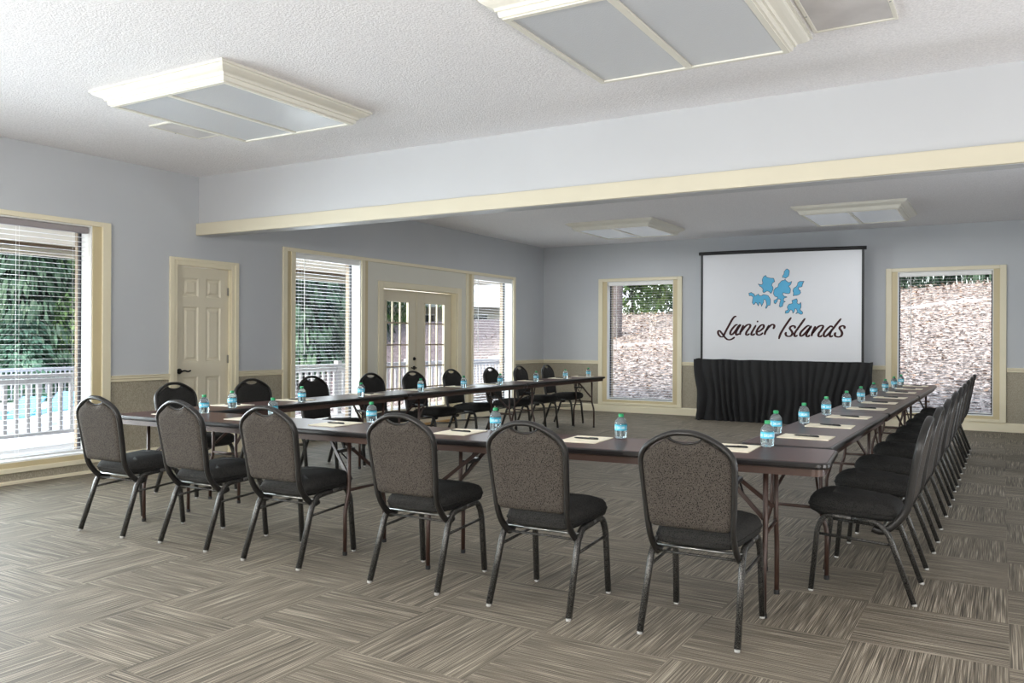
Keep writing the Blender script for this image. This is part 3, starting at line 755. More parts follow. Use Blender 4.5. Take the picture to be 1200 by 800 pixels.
def make_chair():
    r = empty('banquet_chair')
    # side frames: front leg, seat rail, rear leg
    for s in (-1, 1):
        x = s * .198
        bm = bmesh.new()
        tube(bm, fillet([(s * .208, .493, .012), (s * .203, .462, .34), (x, .425, .405), (x, .30, .397)], .075, 6), .0132, 12, sq=True)
        lg = obj('leg', bm, M['vein'], r, smooth=True)
        bm = bmesh.new(); lathe(bm, [(0, 0), (.010, 0), (.0125, .003), (.0125, .011), (.010, .013)], 10, cx=s * .208, cy=.493)
        obj('foot_glide', bm, M['glide'], lg, smooth=True)
        bm = bmesh.new()
        tube(bm, fillet([(s * .215, .008, .012), (s * .205, .125, .34), (x, .175, .388), (x, .30, .397)], .06, 6), .0132, 12, sq=True)
        lg = obj('leg', bm, M['vein'], r, smooth=True)
        bm = bmesh.new(); lathe(bm, [(0, 0), (.010, 0), (.0125, .003), (.0125, .011), (.010, .013)], 10, cx=s * .215, cy=.004)
        obj('foot_glide', bm, M['glide'], lg, smooth=True)
        bm = bmesh.new(); tube(bm, [(s * .206, .468, .305), (s * .206, .106, .285)], .0075, 8)
        obj('stretcher', bm, M['vein'], r, smooth=True)
    bm = bmesh.new()
    tube(bm, [(-.2, .148, .372), (.2, .148, .372)], .007, 8)
    obj('crossbar', bm, M['chrome'], r, smooth=True)
    bm = bmesh.new(); tube(bm, [(-.2, .128, .350), (.2, .128, .350)], .006, 8)
    obj('crossbar', bm, M['vein'], r, smooth=True)
    bm = bmesh.new(); tube(bm, [(-.2, .42, .397), (.2, .42, .397)], .009, 8)
    obj('seat_support', bm, M['vein'], r, smooth=True)
    # back hoop
    pts = [(.186, .345), (.187, .39), (.188, .47), (.196, .60), (.203, .72), (.205, .775), (.196, .812), (.168, .846), (.115, .880), (.055, .903), (0, .908)]
    full = [(-a, b) for a, b in pts] + [(a, b) for a, b in pts[::-1][1:]]
    full = [(x, yb(z), z) for x, z in full]
    full = [(full[0][0], .20, .355)] + full + [(full[-1][0], .20, .355)]
    bm = bmesh.new(); tube(bm, spline(full, 4), .0128, 12, ry=.0185)
    obj('back_frame', bm, M['hoop'], r, smooth=True)
    # padded back, dished at the top for the hand hole
    half = [(.155, .484), (.177, .494), (.183, .53), (.190, .62), (.196, .74), (.194, .785), (.178, .818), (.150, .840), (.105, .866), (.080, .880), (.064, .871), (.042, .862), (.020, .857), (0, .855)]
    out = spline([(a, 0, b) for a, b in half], 2)
    out = [(p.x, p.z) for p in out]
    loop = out + [(-a, b) for a, b in out[::-1][1:]]
    cz = .66
    for side, mat, nm in ((1, 'seatfab', 'backrest'), (-1, 'backfab', 'back_panel')):
        bm = bmesh.new()
        lo = []
        for sc_, t in ((1.0, 0), (1.0, .006), (.985, .012), (.94, .018), (.8, .024 if side > 0 else .020), (.45, .028 if side > 0 else .021), (.06, .029 if side > 0 else .021)):
            lo.append([(x * sc_, yb(cz + (z - cz) * sc_) + side * t, cz + (z - cz) * sc_) for x, z in loop])
        loft(bm, lo, cap0=True, cap1=True)
        obj(nm, bm, M[mat], r, smooth=True)
    bm = bmesh.new()
    tube(bm, spline([(-.074, yb(.88), .886), (-.058, yb(.87), .872), (-.03, yb(.86), .863), (0, yb(.86), .860), (.03, yb(.86), .863), (.058, yb(.87), .872), (.074, yb(.88), .886)], 3), .005, 8)
    obj('hand_hole_trim', bm, M['hoop'], r, smooth=True)
    # seat cushion
    def plan(ins, z, dy=0):
        w0, w1 = .172 - ins, .212 - ins
        P = [(-w0, .115 + ins), (-w0 + .05, .088 + ins), (w0 - .05, .088 + ins), (w0, .115 + ins), (w0 + .018, .2), (w1, .38), (w1 - .004, .46 - ins * .3), (w1 - .04, .505 - ins), (.10, .52 - ins), (0, .524 - ins), (-.10, .52 - ins), (-w1 + .04, .505 - ins), (-w1 + .004, .46 - ins * .3), (-w1, .38), (-w0 - .018, .2)]
        return [(p.x, p.y, z + dy * (p.y - .3)) for p in spline([(a, b, 0) for a, b in P], 3, closed=True)]
    bm = bmesh.new()
    loft(bm, [plan(.02, .402, .03), plan(.004, .408, .05), plan(0, .420, .05), plan(-.002, .442, .05), plan(.002, .460, .05), plan(.014, .476, .05), plan(.04, .488, .05), plan(.08, .496, .05), plan(.105, .499, .04)])
    obj('seat', bm, M['seatfab'], r, smooth=True)
    bm = bmesh.new(); tube(bm, [Vector(p) for p in plan(-.003, .436, .05)], .0035, 6, closed=True)
    obj('piping', bm, M['seatfab'], r, smooth=True)
    bm = bmesh.new(); loft(bm, [plan(.03, .392, .03), plan(.02, .403, .03)])
    obj('seat_pan', bm, M['black'], r)
    return r

ORD = ['first', 'second', 'third', 'fourth', 'fifth', 'sixth', 'seventh', 'eighth', 'ninth']
chair0 = make_chair()
used = []
def chair(x, y, rz, label, group):
    if not used:
        used.append(1); o = chair0; o.location = (x, y, 0); o.rotation_euler = (0, 0, rz); o['label'] = label; o['group'] = group
    else: o = dup(chair0, (x, y, 0), rz, label, group)
    o['category'] = 'chair'
    return o
front = [(-1.163, 3.469, .02), (-1.938, 3.447, .018), (-2.687, 3.448, .03), (-3.611, 3.409, .03), (-4.383, 3.417, -.005), (-5.133, 3.366, .04)]
FL = ['grey-backed banquet chair alone at the right end of the near row', 'grey-backed banquet chair seen from behind, second from the right of the near row', 'grey-backed banquet chair at the near row centre, third from its right end', 'grey-backed banquet chair of the near row, third from its left end', 'grey-backed banquet chair of the near row, second from its left end', 'grey-backed banquet chair at the left end of the near row, by the big window']
for (x, y, a), l in zip(front, FL): chair(x, y - .005, a, l, 'banquet chairs along the near side of the near tables')
rights = [4.74, 5.50, 6.25, 7.17, 7.93, 8.66, 9.50, 10.32, 11.14]
rj = [.0, -.02, .015, -.01, .02, 0, -.02, .01, 0]
for i, (y, j) in enumerate(zip(rights, rj)):
    l = 'dark banquet chair along the right hand tables, ' + ('nearest the camera' if i == 0 else 'farthest, nearest the end wall' if i == 8 else ORD[i] + ' from the near end')
    chair(-.362 + .005 * i, y, R90 + j, l, 'banquet chairs along the right hand tables')
lefts = [(4.72, -6.13), (5.55, -6.10), (6.33, -6.08), (7.28, -6.10), (8.04, -6.09), (8.84, -6.08), (9.79, -6.08), (10.60, -6.08), (11.39, -6.05)]
lj = [.03, -.04, .02, .02, -.03, .03, .05, .06, .08]
for i, ((y, x), j) in enumerate(zip(lefts, lj)):
    l = 'black banquet chair facing in along the left hand tables, ' + ('nearest the plain door' if i == 0 else 'farthest, by the room corner' if i == 8 else ORD[i] + ' from the near end')
    chair(x, y, -R90 + j, l, 'banquet chairs along the left hand tables')

# ------------------------------------------------------------------ bottles, notepads, pens
def make_bottle():
    r = empty('water_bottle')
    bm = bmesh.new()
    lathe(bm, [(0, .004), (.018, .001), (.026, .0), (.031, .004), (.0335, .012), (.0325, .022), (.0345, .030), (.0345, .080), (.0335, .090), (.029, .102), (.020, .112), (.0135, .117), (.0125, .124), (0, .124)], 22)
    obj('bottle_body', bm, M['bottle'], r, smooth=True)
    bm = bmesh.new()
    lathe(bm, [(0, .120), (.0145, .120), (.0150, .123), (.0150, .134), (.0135, .137), (0, .137)], 18)
    obj('cap', bm, M['cap'], r)
    bm = bmesh.new()
    S = 22; A = [[bm.verts.new((.0350 * math.cos(2 * PI * k / S), .0350 * math.sin(2 * PI * k / S), z)) for k in range(S)] for z in (.046, .078)]
    for k in range(S): bm.faces.new((A[0][k], A[0][(k + 1) % S], A[1][(k + 1) % S], A[1][k]))
    lb = obj('label_band', bm, M['label'], r, smooth=True)
    # wrapped lettering
    word = {'D': [((0, 0), (0, 1), (.5, .9), (.62, .5), (.5, .1), (0, 0))], 'A': [((0, 0), (.3, 1), (.6, 0)), ((.12, .4), (.48, .4))], 'S': [((.55, .85), (.3, 1), (.05, .78), (.3, .52), (.55, .28), (.3, 0), (.02, .15))], 'N': [((0, 0), (0, 1), (.55, 0), (.55, 1))], 'I': [((.1, 0), (.1, 1))]}
    adv = {'D': .85, 'A': .8, 'S': .8, 'N': .8, 'I': .4}
    bm = bmesh.new()
    for a0 in (0, PI / 2, PI, 1.5 * PI):
        u = -.0245
        for ch in 'DASANI':
            for st in word[ch]:
                for p, q in zip(st, st[1:]):
                    a = Vector((u + p[0] * .0098, .054 + p[1] * .0155)); b = Vector((u + q[0] * .0098, .054 + q[1] * .0155))
                    n = (b - a).normalized(); n = Vector((-n.y, n.x)) * .0010
                    vs = []
                    for w in (a - n, b - n, b + n, a + n):
                        th = a0 + w.x / .0354
                        vs.append(bm.verts.new((.0354 * math.cos(th), .0354 * math.sin(th), w.y)))
                    bm.faces.new(vs)
            u += adv[ch] * .0108
    obj('label_lettering', bm, M['labeltext'], lb)
    return r
b0 = make_bottle(); bused = []
def bottle(x, y, label, group):
    a = random.uniform(0, 6.28)
    if not bused: bused.append(1); o = b0; o.location = (x, y, TZ); o.rotation_euler = (0, 0, a); o['label'] = label; o['group'] = group
    else: o = dup(b0, (x, y, TZ), a, label, group)
    o['category'] = 'bottle'
def make_pad():
    r = empty('notepad')
    obj('paper_block', B((-.1075, .1075, -.14, .14, 0, .0045)), M['paper'], r)
    obj('binding_strip', B((-.1078, .1078, .128, .1403, 0, .0052)), M['paper'], r)
    return r
p0 = make_pad(); pused = []
def make_pen():
    r = empty('pen')
    bm = bmesh.new()
    pr = [(0, -.072), (.0015, -.070), (.0042, -.058), (.0046, -.02), (.0050, .0), (.0050, .066), (.0035, .072), (0, .072)]
    lathe(bm, pr, 10); bmesh.ops.rotate(bm, verts=bm.verts[:], cent=(0, 0, 0), matrix=Matrix.Rotation(PI / 2, 3, 'Y'))
    bmesh.ops.translate(bm, verts=bm.verts[:], vec=(0, 0, .005))
    obj('barrel', bm, M['pen'], r, smooth=True)
    obj('clip', B((.02, .066, -.0018, .0018, .0095, .0112)), M['pen'], r)
    return r
q0 = make_pen(); qused = []
def pad(x, y, rz, prz, label, plabel, group, pgroup):
    if not pused: pused.append(1); o = p0; o.location = (x, y, TZ + .0005); o.rotation_euler = (0, 0, rz); o['label'] = label; o['group'] = group
    else: o = dup(p0, (x, y, TZ + .0005), rz, label, group)
    o['category'] = 'notepad'
    if not qused: qused.append(1); o = q0; o.location = (x, y, TZ + .0052); o.rotation_euler = (0, 0, prz); o['label'] = plabel; o['group'] = pgroup
    else: o = dup(q0, (x, y, TZ + .0052), prz, plabel, pgroup)
    o['category'] = 'pen'

def where(row, i, n):
    if row == 'F':
        return ['at the right end of the near tables', 'second from the right end of the near tables', 'third from the right end of the near tables', 'third from the left end of the near tables', 'second from the left end of the near tables', 'at the left end of the near tables'][i]
    s = {'R': 'right hand', 'L': 'left hand'}[row]
    if i == 0: return 'nearest the camera on the %s tables' % s
    if i == n - 1: return 'farthest away on the %s tables' % s
    return '%s from the near end of the %s tables' % (ORD[i], s)
RN = {'F': 'near', 'R': 'right hand', 'L': 'left hand'}
fb = [(-1.050, 4.400), (-1.842, 4.335), (-2.650, 4.305), (-3.575, 4.252), (-4.395, 4.17), (-5.03, 4.105)]
fp = [(-1.182, 4.24), (-1.972, 4.155), (-2.758, 4.085), (-3.690, 4.035), (-4.44, 4.01), (-5.17, 3.985)]
for i, ((bx_, by), (px, py)) in enumerate(zip(fb, fp)):
    w = where('F', i, 6)
    bottle(bx_, by, 'small green-capped water bottle ' + w, 'water bottles on the near tables')
    pad(px, py, .06 + random.uniform(-.03, .03), .12 + random.uniform(-.12, .12), 'cream notepad ' + w, 'black pen on the notepad ' + w, 'notepads on the near tables', 'pens on the near notepads')
rb = [(-1.156, 5.05), (-1.140, 5.78), (-1.130, 6.54), (-1.118, 7.40), (-1.116, 8.20), (-1.112, 9.05), (-1.107, 9.96), (-1.10, 10.75), (-1.092, 11.45)]
rp = [4.945, 5.675, 6.425, 7.30, 8.06, 8.86, 9.80, 10.60, 11.38]
for i, ((bx_, by), py) in enumerate(zip(rb, rp)):
    w = where('R', i, 9)
    bottle(bx_, by, 'small green-capped water bottle ' + w, 'water bottles on the right hand tables')
    pad(-.962 + .005 * i, py, R90 + random.uniform(-.04, .04), .03 + random.uniform(-.15, .1) - .25, 'cream notepad ' + w, 'black pen on the notepad ' + w, 'notepads on the right hand tables', 'pens on the right hand notepads')
lb_ = [(-5.235, 4.54), (-5.236, 5.30), (-5.240, 6.08), (-5.270, 7.06), (-5.290, 7.90), (-5.265, 8.66), (-5.285, 9.60), (-5.30, 10.48), (-5.33, 11.30)]
lp = [4.72, 5.43, 6.40, 7.25, 8.05, 8.72, 9.72, 10.58, 11.32]
for i, ((bx_, by), py) in enumerate(zip(lb_, lp)):
    w = where('L', i, 9)
    bottle(bx_, by, 'small green-capped water bottle ' + w, 'water bottles on the left hand tables')
    pad(-5.44, py, -R90 + random.uniform(-.04, .04), random.uniform(-.4, .4), 'cream notepad ' + w, 'black pen on the notepad ' + w, 'notepads on the left hand tables', 'pens on the left hand notepads')

# ------------------------------------------------------------------ projection screen and its skirt
YS = 13.40
sx0, sx1 = -4.285, -1.785
ps = tag(empty('projection_screen', (-3.035, YS, 0)), 'white projection screen with a blue logo and maroon script against the end wall', 'screen')
hw = (sx1 - sx0) / 2
def zt(x): return 2.735 - .0105 * x     # the top hangs a little lower at the right
bm = bmesh.new(); box(bm, -hw + .02, hw - .02, 0, .006, .985, 2.70)
for v in bm.verts:
    if v.co.z > 2: v.co.z = zt(v.co.x) - .045
obj('screen_surface', bm, M['screen'], ps)
bm = bmesh.new(); box(bm, -hw, -hw + .034, -.006, .014, .30, 2.71); box(bm, hw - .034, hw, -.006, .014, .30, 2.71)
obj('side_border', bm, M['black'], ps)
bm = bmesh.new()
tube(bm, [(x, .004, zt(x) - .022 + .006 * (1 - (x / hw) ** 2)) for x in [-hw - .03 + i * (2 * hw + .06) / 12 for i in range(13)]], .029, 10, ry=.029)
obj('roller_housing', bm, M['black'], ps, smooth=True)
obj('bottom_border', B((-hw, hw, -.004, .012, .95, .985)), M['black'], ps)
bm = bmesh.new()
for s in (-1, 1):
    bar(bm, (s * (hw - .012), -.15, .015), (s * (hw - .012), .32, .015), .03, .03)
    bar(bm, (s * (hw - .012), .01, .03), (s * (hw - .012), .01, .95), .028, .028)
    bar(bm, (s * (hw - .012), .30, .03), (s * (hw - .012), .02, .9), .02, .02)
obj('stand', bm, M['black'], ps)

def ribbon(bm, pts, w0, y, hsamp=5, taper=True):
    P = spline([(a, 0, b) for a, b in pts], hsamp)
    vs = []
    n = len(P)
    for i, p in enumerate(P):
        t = (P[min(i + 1, n - 1)] - P[max(i - 1, 0)]).normalized()
        nn = Vector((-t.z, 0, t.x))
        # thick down strokes, thin joins, as with a brush
        f = .62 + .38 * abs(t.z) ** 1.5
        w = w0 * f * ((.55 + .45 * min(1, i / 2.5, (n - 1 - i) / 2.5)) if taper else 1)
        vs.append((bm.verts.new((p.x + nn.x * w, y, p.z + nn.z * w)), bm.verts.new((p.x - nn.x * w, y, p.z - nn.z * w))))
    for (a, b), (c, d) in zip(vs, vs[1:]): bm.faces.new((a, b, d, c))
XO = -3.05 + 3.035
for nm, W in (('lanier_lettering', WORD1), ('islands_lettering', WORD2)):
    bm = bmesh.new()
    for st in W:
        ribbon(bm, [(a + XO, b) for a, b in st], .018 if len(st) > 2 else .0165, -.0015)
    obj('screen_lettering', bm, M['maroon'], ps)
from mathutils.geometry import tessellate_polygon
bm = bmesh.new(); bo = bmesh.new()
for st in ISLES:
    pts = [Vector((a + XO, b, 0)) for a, b in st]
    # slightly ragged shoreline
    rag = []
    for i, p in enumerate(pts):
        q = pts[(i + 1) % len(pts)]
        rag.append(p)
        d = (q - p); nn = Vector((-d.y, d.x, 0)).normalized()
        rag.append((p + q) / 2 + nn * random.uniform(-.004, .004))
    tris = tessellate_polygon([rag])
    vs = [bm.verts.new((p.x, -.0015, p.y)) for p in rag]
    for t in tris: bm.faces.new([vs[i] for i in t])
    n = len(rag)
    for i in range(n):
        a, b = rag[i], rag[(i + 1) % n]
        d = (b - a).normalized(); nn = Vector((-d.y, d.x, 0)) * .0035
        bo.faces.new([bo.verts.new((p.x, -.003, p.y)) for p in (a - nn, b - nn, b + nn, a + nn)])
obj('lake_logo', bm, M['logoblue'], ps); obj('logo_outline', bo, M['logoline'], ps)

# black pleated cloth closing off the foot of the screen
bm = bmesh.new()
sk = [(-4.375, 13.72)] ; NXS = 260; NZS = 30
def skirt_pt(s, t):
    """s 0..1 round three sides, t 0 bottom .. 1 top"""
    x0, x1, yf, yr = -4.372, -1.695, 13.33, 13.70
    Ltot = (yr - yf) * 2 + (x1 - x0); d = s * Ltot
    if d < yr - yf: x, y, nx, ny = x0, yr - d, -1, 0
    elif d < yr - yf + x1 - x0: x, y, nx, ny = x0 + (d - (yr - yf)), yf, 0, -1
    else: x, y, nx, ny = x1, yf + (d - (yr - yf) - (x1 - x0)), 1, 0
    f = (1 - t)
    ph = d * 52 + 6.0 * noise.noise(Vector((d * 2.1, t * 1.2, 0))) + f * 1.5 * noise.noise(Vector((d * 3, f * 2, 4)))
    amp = (.014 + .036 * f ** .8) * (.55 + .6 * abs(noise.noise(Vector((d * 1.7, 0, 9)))))
    off = amp * (abs(math.sin(ph / 2)) ** .8 * 2 - 1) + .02 * f * noise.noise(Vector((d * 5, f * 3, 2)))
    # corner sweep: cloth falls inwards below the top corners
    pull = .055 * min(1, f * 1.6) * (1 if ny == 0 else 0)
    sag = .05 * f * (1 - f * .6) * (1 if ny else 0)
    x += nx * (off - pull); y += ny * (off + sag * .0)
    if ny: x += .055 * min(1, f * 1.6) * (1 - 2 * (x - x0) / (x1 - x0)) + .05 * f * f * noise.noise(Vector((d * 1.6, 3, 3)))
    z = .992 * t + .012 * noise.noise(Vector((d * 4, 0, 0))) * (t > .98) - .0105 * (x + 3.03) * t * .6
    return (x, y, max(z, .006))
G = [[bm.verts.new(skirt_pt(i / NXS, j / NZS)) for i in range(NXS + 1)] for j in range(NZS + 1)]
for j in range(NZS):
    for i in range(NXS): bm.faces.new((G[j][i], G[j][i + 1], G[j + 1][i + 1], G[j + 1][i]))
so = obj('drape_skirt', bm, M['skirt'], smooth=True)
tag(so, 'black pleated cloth skirt hanging to the carpet below the projection screen', 'drape')
# ------------------------------------------------------------------ outdoors
def y0f(x): return 15.0 + max(0, -10 - x) * .55
def ground(x, y):
    t = y - y0f(x)
    top = 2.1 + max(0, min(1, (x + 7) / 6)) * .72
    base = -.12 if x > -11 else -.12 - .8 * min(1, (-11 - x) / 1.5)
    if y > 15: base = max(base, -.12 - .8 * max(0, min(1, (-14 - x) / 3)))
    if t <= 0: z = base
    else:
        u = min(1, t / 9.0)
        z = base + (top - base) * (u * 1.25 - .25 * u * u) + max(0, t - 9) * .03
    return z + .05 * noise.noise(Vector((x * .5, y * .5, 0))) * (1 if t > 0 else 0)
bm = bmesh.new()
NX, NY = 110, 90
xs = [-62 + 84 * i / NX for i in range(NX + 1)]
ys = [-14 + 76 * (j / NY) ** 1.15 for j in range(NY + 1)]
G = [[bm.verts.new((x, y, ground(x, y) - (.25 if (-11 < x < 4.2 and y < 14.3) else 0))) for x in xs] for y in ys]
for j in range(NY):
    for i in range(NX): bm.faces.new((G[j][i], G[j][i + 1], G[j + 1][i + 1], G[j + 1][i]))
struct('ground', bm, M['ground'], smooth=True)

# fallen leaves on the bank
bm = bmesh.new()
rnd = random.Random(3)
for k in range(15000):
    x = rnd.uniform(-11.5, 2.5) if rnd.random() < .93 else rnd.uniform(-24, -8)
    t = rnd.uniform(.0, 9.5) ** 1.0
    y = y0f(x) + t - .4
    s = rnd.uniform(.025, .06); a = rnd.uniform(0, 6.28); z = ground(x, y) + .02
    e1 = Vector((math.cos(a), math.sin(a), rnd.uniform(-.3, .5))) * s
    e2 = Vector((-math.sin(a), math.cos(a), rnd.uniform(-.1, .7))) * s * .6
    c = Vector((x, y, z + .02))
    bm.faces.new([bm.verts.new(c - e1), bm.verts.new(c - e2 * .8), bm.verts.new(c + e1), bm.verts.new(c + e2)])
tag(obj('fallen_leaves', bm, M['litter']), 'dry fallen leaves covering the bank outside the end wall windows', 'leaves', kind='stuff')

# curb path across the bank
def path(name, pts, w, label):
    bm = bmesh.new(); lo = []
    P = spline([(a, b, 0) for a, b in pts], 6)
    for i, p in enumerate(P):
        t = (P[min(i + 1, len(P) - 1)] - P[max(0, i - 1)]).normalized(); n = Vector((-t.y, t.x, 0)) * w / 2
        z = ground(p.x, p.y) + .06
        lo.append([(p.x - n.x, p.y - n.y, z), (p.x + n.x, p.y + n.y, z), (p.x + n.x, p.y + n.y, z - .25), (p.x - n.x, p.y - n.y, z - .25)])
    loft(bm, lo)
    return tag(obj(name, bm, M['path']), label, 'curb', kind='structure')
path('curb', [(-12, 19.2), (-9.5, 19.0), (-8, 19.7), (-5, 20.6), (-1.5, 21.6), (3, 22)], .14, 'pale concrete curb crossing the leaf covered bank')

struct('deck', B((-10.3, XL - TH, -5, 14.9, -.14, -.02)), M['deck'])
struct('pool_deck', B((-42, -12.4, -4, 16.4, -1.05, -.86)), M['deck'])
struct('porch_ceiling', B((-10.3, XL - TH, -5, 14.6, 2.43, 2.55)), M['soffit'])
struct('porch_beam', B((-10.28, -10.12, -5, 14.6, 2.31, 2.425)), M['soffit'])
struct('porch_beam', B((-10.10, -10.0, -5, 14.6, 2.385, 2.428)), M['darkbeam'])
struct('pool', B((-31, -23, 8.5, 13.4, -.87, -.845)), M['water'])
for i, yy in enumerate((-.2, 4.0, 11.9)):
    bm = B((-10.26, -10.14, yy - .06, yy + .06, -.02, 2.31)); tag(obj('porch_post', bm, M['brownwood'], bevel=.006), kind='structure')

RL = ['seen through the large window at far left, nearest the camera', 'seen through the large window at far left, farther half', 'past the large left window', 'behind the wall by the plain door', 'seen through the window left of the double doors', 'seen between that window and the double doors', 'seen through the double doors', 'seen at the right edge of the double doors', 'seen through the window right of the double doors']
def railing(x, y, L_, label, h=.85, n=14, rz=R90, z=0., cat='railing'):
    r = tag(empty('deck_railing', (x, y, z - .02), rz), label, cat, 'white railings round the deck')
    obj('top_rail', B((-L_ / 2, L_ / 2, -.06, .06, h - .02, h + .02)), M['rail'], r, bevel=.005)
    obj('sub_rail', B((-L_ / 2, L_ / 2, -.02, .02, h - .10, h - .03)), M['rail'], r)
    obj('bottom_rail', B((-L_ / 2, L_ / 2, -.02, .02, .12, .17)), M['rail'], r)
    obj('post', B((-L_ / 2 - .05, -L_ / 2 + .05, -.05, .05, 0, h + .08)), M['rail'], r, bevel=.004)
    me = None
    for i in range(n):
        xx = -L_ / 2 + .05 + (L_ - .1) * (i + .7) / n
        if me is None:
            b_ = obj('baluster', B((-.02, .02, -.02, .02, .17, h - .10)), M['rail'], r); me = b_.data
        else:
            b_ = bpy.data.objects.new('baluster', me); COL.objects.link(b_); b_.parent = r
        b_.location = (xx, 0, 0)
    return r
r0 = None
for i in range(9):
    y = 2.15 + 2.0 * i
    if i in (3,): pass
    lab = 'white deck railing ' + RL[i]
    if r0 is None: r0 = railing(-10.15, y, 2.0, lab)
    else: dup(r0, (-10.15, y, -.02), R90, lab)
# lower pool fence
f0 = None
for i, lab in enumerate(('white pool fence nearest the large left window', 'white pool fence beyond the pool, middle length', 'white pool fence beyond the pool, farthest length')):
    y = 12.5 + 3.4 * i; x = -27.0 - 1.0 * i
    if f0 is None: f0 = railing(x, y, 3.4, lab, h=1.12, n=20, z=-.84, cat='fence'); f0.name = 'pool_fence'; f0['group'] = 'pool fence lengths'
    else: dup(f0, (x, y, -.86), R90, lab)

def lounger(x, y, rz, label):
    r = tag(empty('pool_lounger', (x, y, -.86), rz), label, 'lounger', 'blue pool loungers')
    obj('seat_sling', B((-.3, .3, -.9, .2, .32, .35)), M['blue'], r)
    bm = bmesh.new(); bar(bm, (0, .2, .335), (0, .75, .75), .6, .03, up=(0, 0, 1)); obj('back_sling', bm, M['blue'], r)
    for sx in (-.27, .27):
        for yy in (-.8, .15): obj('leg', B((sx - .02, sx + .02, yy - .02, yy + .02, 0, .33)), M['white'], r)
for i, (x, y, a, l) in enumerate(((-19.5, 10.6, .4, 'blue pool lounger left of the pool view'), (-20.6, 12.2, .5, 'blue pool lounger beside the pool, middle one'), (-21.8, 13.8, .3, 'blue pool lounger nearest the pool fence'))): lounger(x, y, a, l)

# neighbouring building
nb = tag(empty('neighbour_building', (-22.5, 37.0, 1.05), .45), 'pale gabled building with grey roof seen through the window beside the room corner', 'building')
bm = bmesh.new(); box(bm, -6, 6, 0, 7, -.6, 2.1); obj('wall', bm, M['exterior'], nb)
bm = bmesh.new()
lo = [[(x, -.8, 2.0), (x, 3.5, 4.4), (x, 7.8, 2.0), (x, 7.8, 2.15), (x, 3.5, 4.6), (x, -.8, 2.15)] for x in (-6.6, 6.6)]
loft(bm, lo); obj('roof', bm, M['roof'], nb)
obj('fascia', B((-6.6, 6.6, -.86, -.8, 1.9, 2.15)), M['white'], nb)
for x in (-4, -1.2, 1.6, 4.2):
    w_ = obj('window', B((x - .5, x + .5, -.04, .02, .5, 1.5)), M['bronze'], nb)
    obj('window_frame', B((x - .56, x + .56, -.06, -.03, 1.5, 1.57), (x - .56, x + .56, -.06, -.03, .43, .5)), M['white'], w_)
obj('awning', B((2.9, 5.6, -1.0, -.05, 1.6, 1.75)), M['blue'], nb)

# trees
def crown_mesh(seed, kind, count):
    rn = random.Random(seed)
    bm = bmesh.new()
    for k in range(count):
        if kind == 'conifer':
            h = rn.random() ** .8; rad = (1 - h) * 1.0 + .12
            a = rn.uniform(0, 6.28); lay = int(h * 13) / 13.0
            rr = rad * (rn.random() ** .45) * (1.0 + .25 * math.sin(a * 5 + lay * 20))
            c = Vector((rr * math.cos(a), rr * math.sin(a), .1 + lay * .92 + rn.uniform(-.02, .03) - .10 * rr))
            s = rn.uniform(.014, .034)
            e1 = Vector((math.cos(a), math.sin(a), -.55)) * s * 1.4; e2 = Vector((-math.sin(a), math.cos(a), rn.uniform(-.4, .4))) * s * .6
        else:
            bl = rn.randrange(9)
            rb_ = random.Random(seed * 31 + bl)
            cc = Vector((rb_.uniform(-.55, .55), rb_.uniform(-.55, .55), rb_.uniform(.16, .82)))
            v = Vector((rn.gauss(0, 1), rn.gauss(0, 1), rn.gauss(0, 1))).normalized()
            c = cc + Vector((v.x * .42, v.y * .42, v.z * .2)) * rn.uniform(.7, 1.05)
            s = rn.uniform(.011, .024); a = rn.uniform(0, 6.28)
            e1 = Vector((math.cos(a), math.sin(a), rn.uniform(-.8, .8))) * s; e2 = Vector((-math.sin(a), math.cos(a), rn.uniform(-.8, .8))) * s * .7
        bm.faces.new([bm.verts.new(c - e1), bm.verts.new(c - e2), bm.verts.new(c + e1), bm.verts.new(c + e2)])
    return bm
protos = {}
def tree(x, y, h, w, kind, mat, label, seed=0):
    key = (kind, mat, seed % 2)
    z = ground(x, y) if not (x < -12.4 and y < 16.4) else -.9
    r = tag(empty('conifer_tree' if kind == 'conifer' else 'leafy_tree', (x, y, z), random.uniform(0, 6.28)), label, 'tree', 'trees beyond the deck and the bank')
    if key not in protos:
        c = obj('crown', crown_mesh(seed + 5, kind, 15000), M[mat], r)
        bm = bmesh.new(); tube(bm, [(0, 0, -.03), (.01, 0, .3), (-.01, .01, .7), (0, 0, .95)], .03, 8); t_ = obj('trunk', bm, M['bark'], r, smooth=True)
        protos[key] = (c.data, t_.data)
    else:
        c = bpy.data.objects.new('crown', protos[key][0]); t_ = bpy.data.objects.new('trunk', protos[key][1])
        for q in (c, t_): COL.objects.link(q); q.parent = r
    c.scale = (w, w, h); t_.scale = (w * .45, w * .45, h)
TR = []
def via(px_dir, D): return px_dir[0] * D, px_dir[1] * D
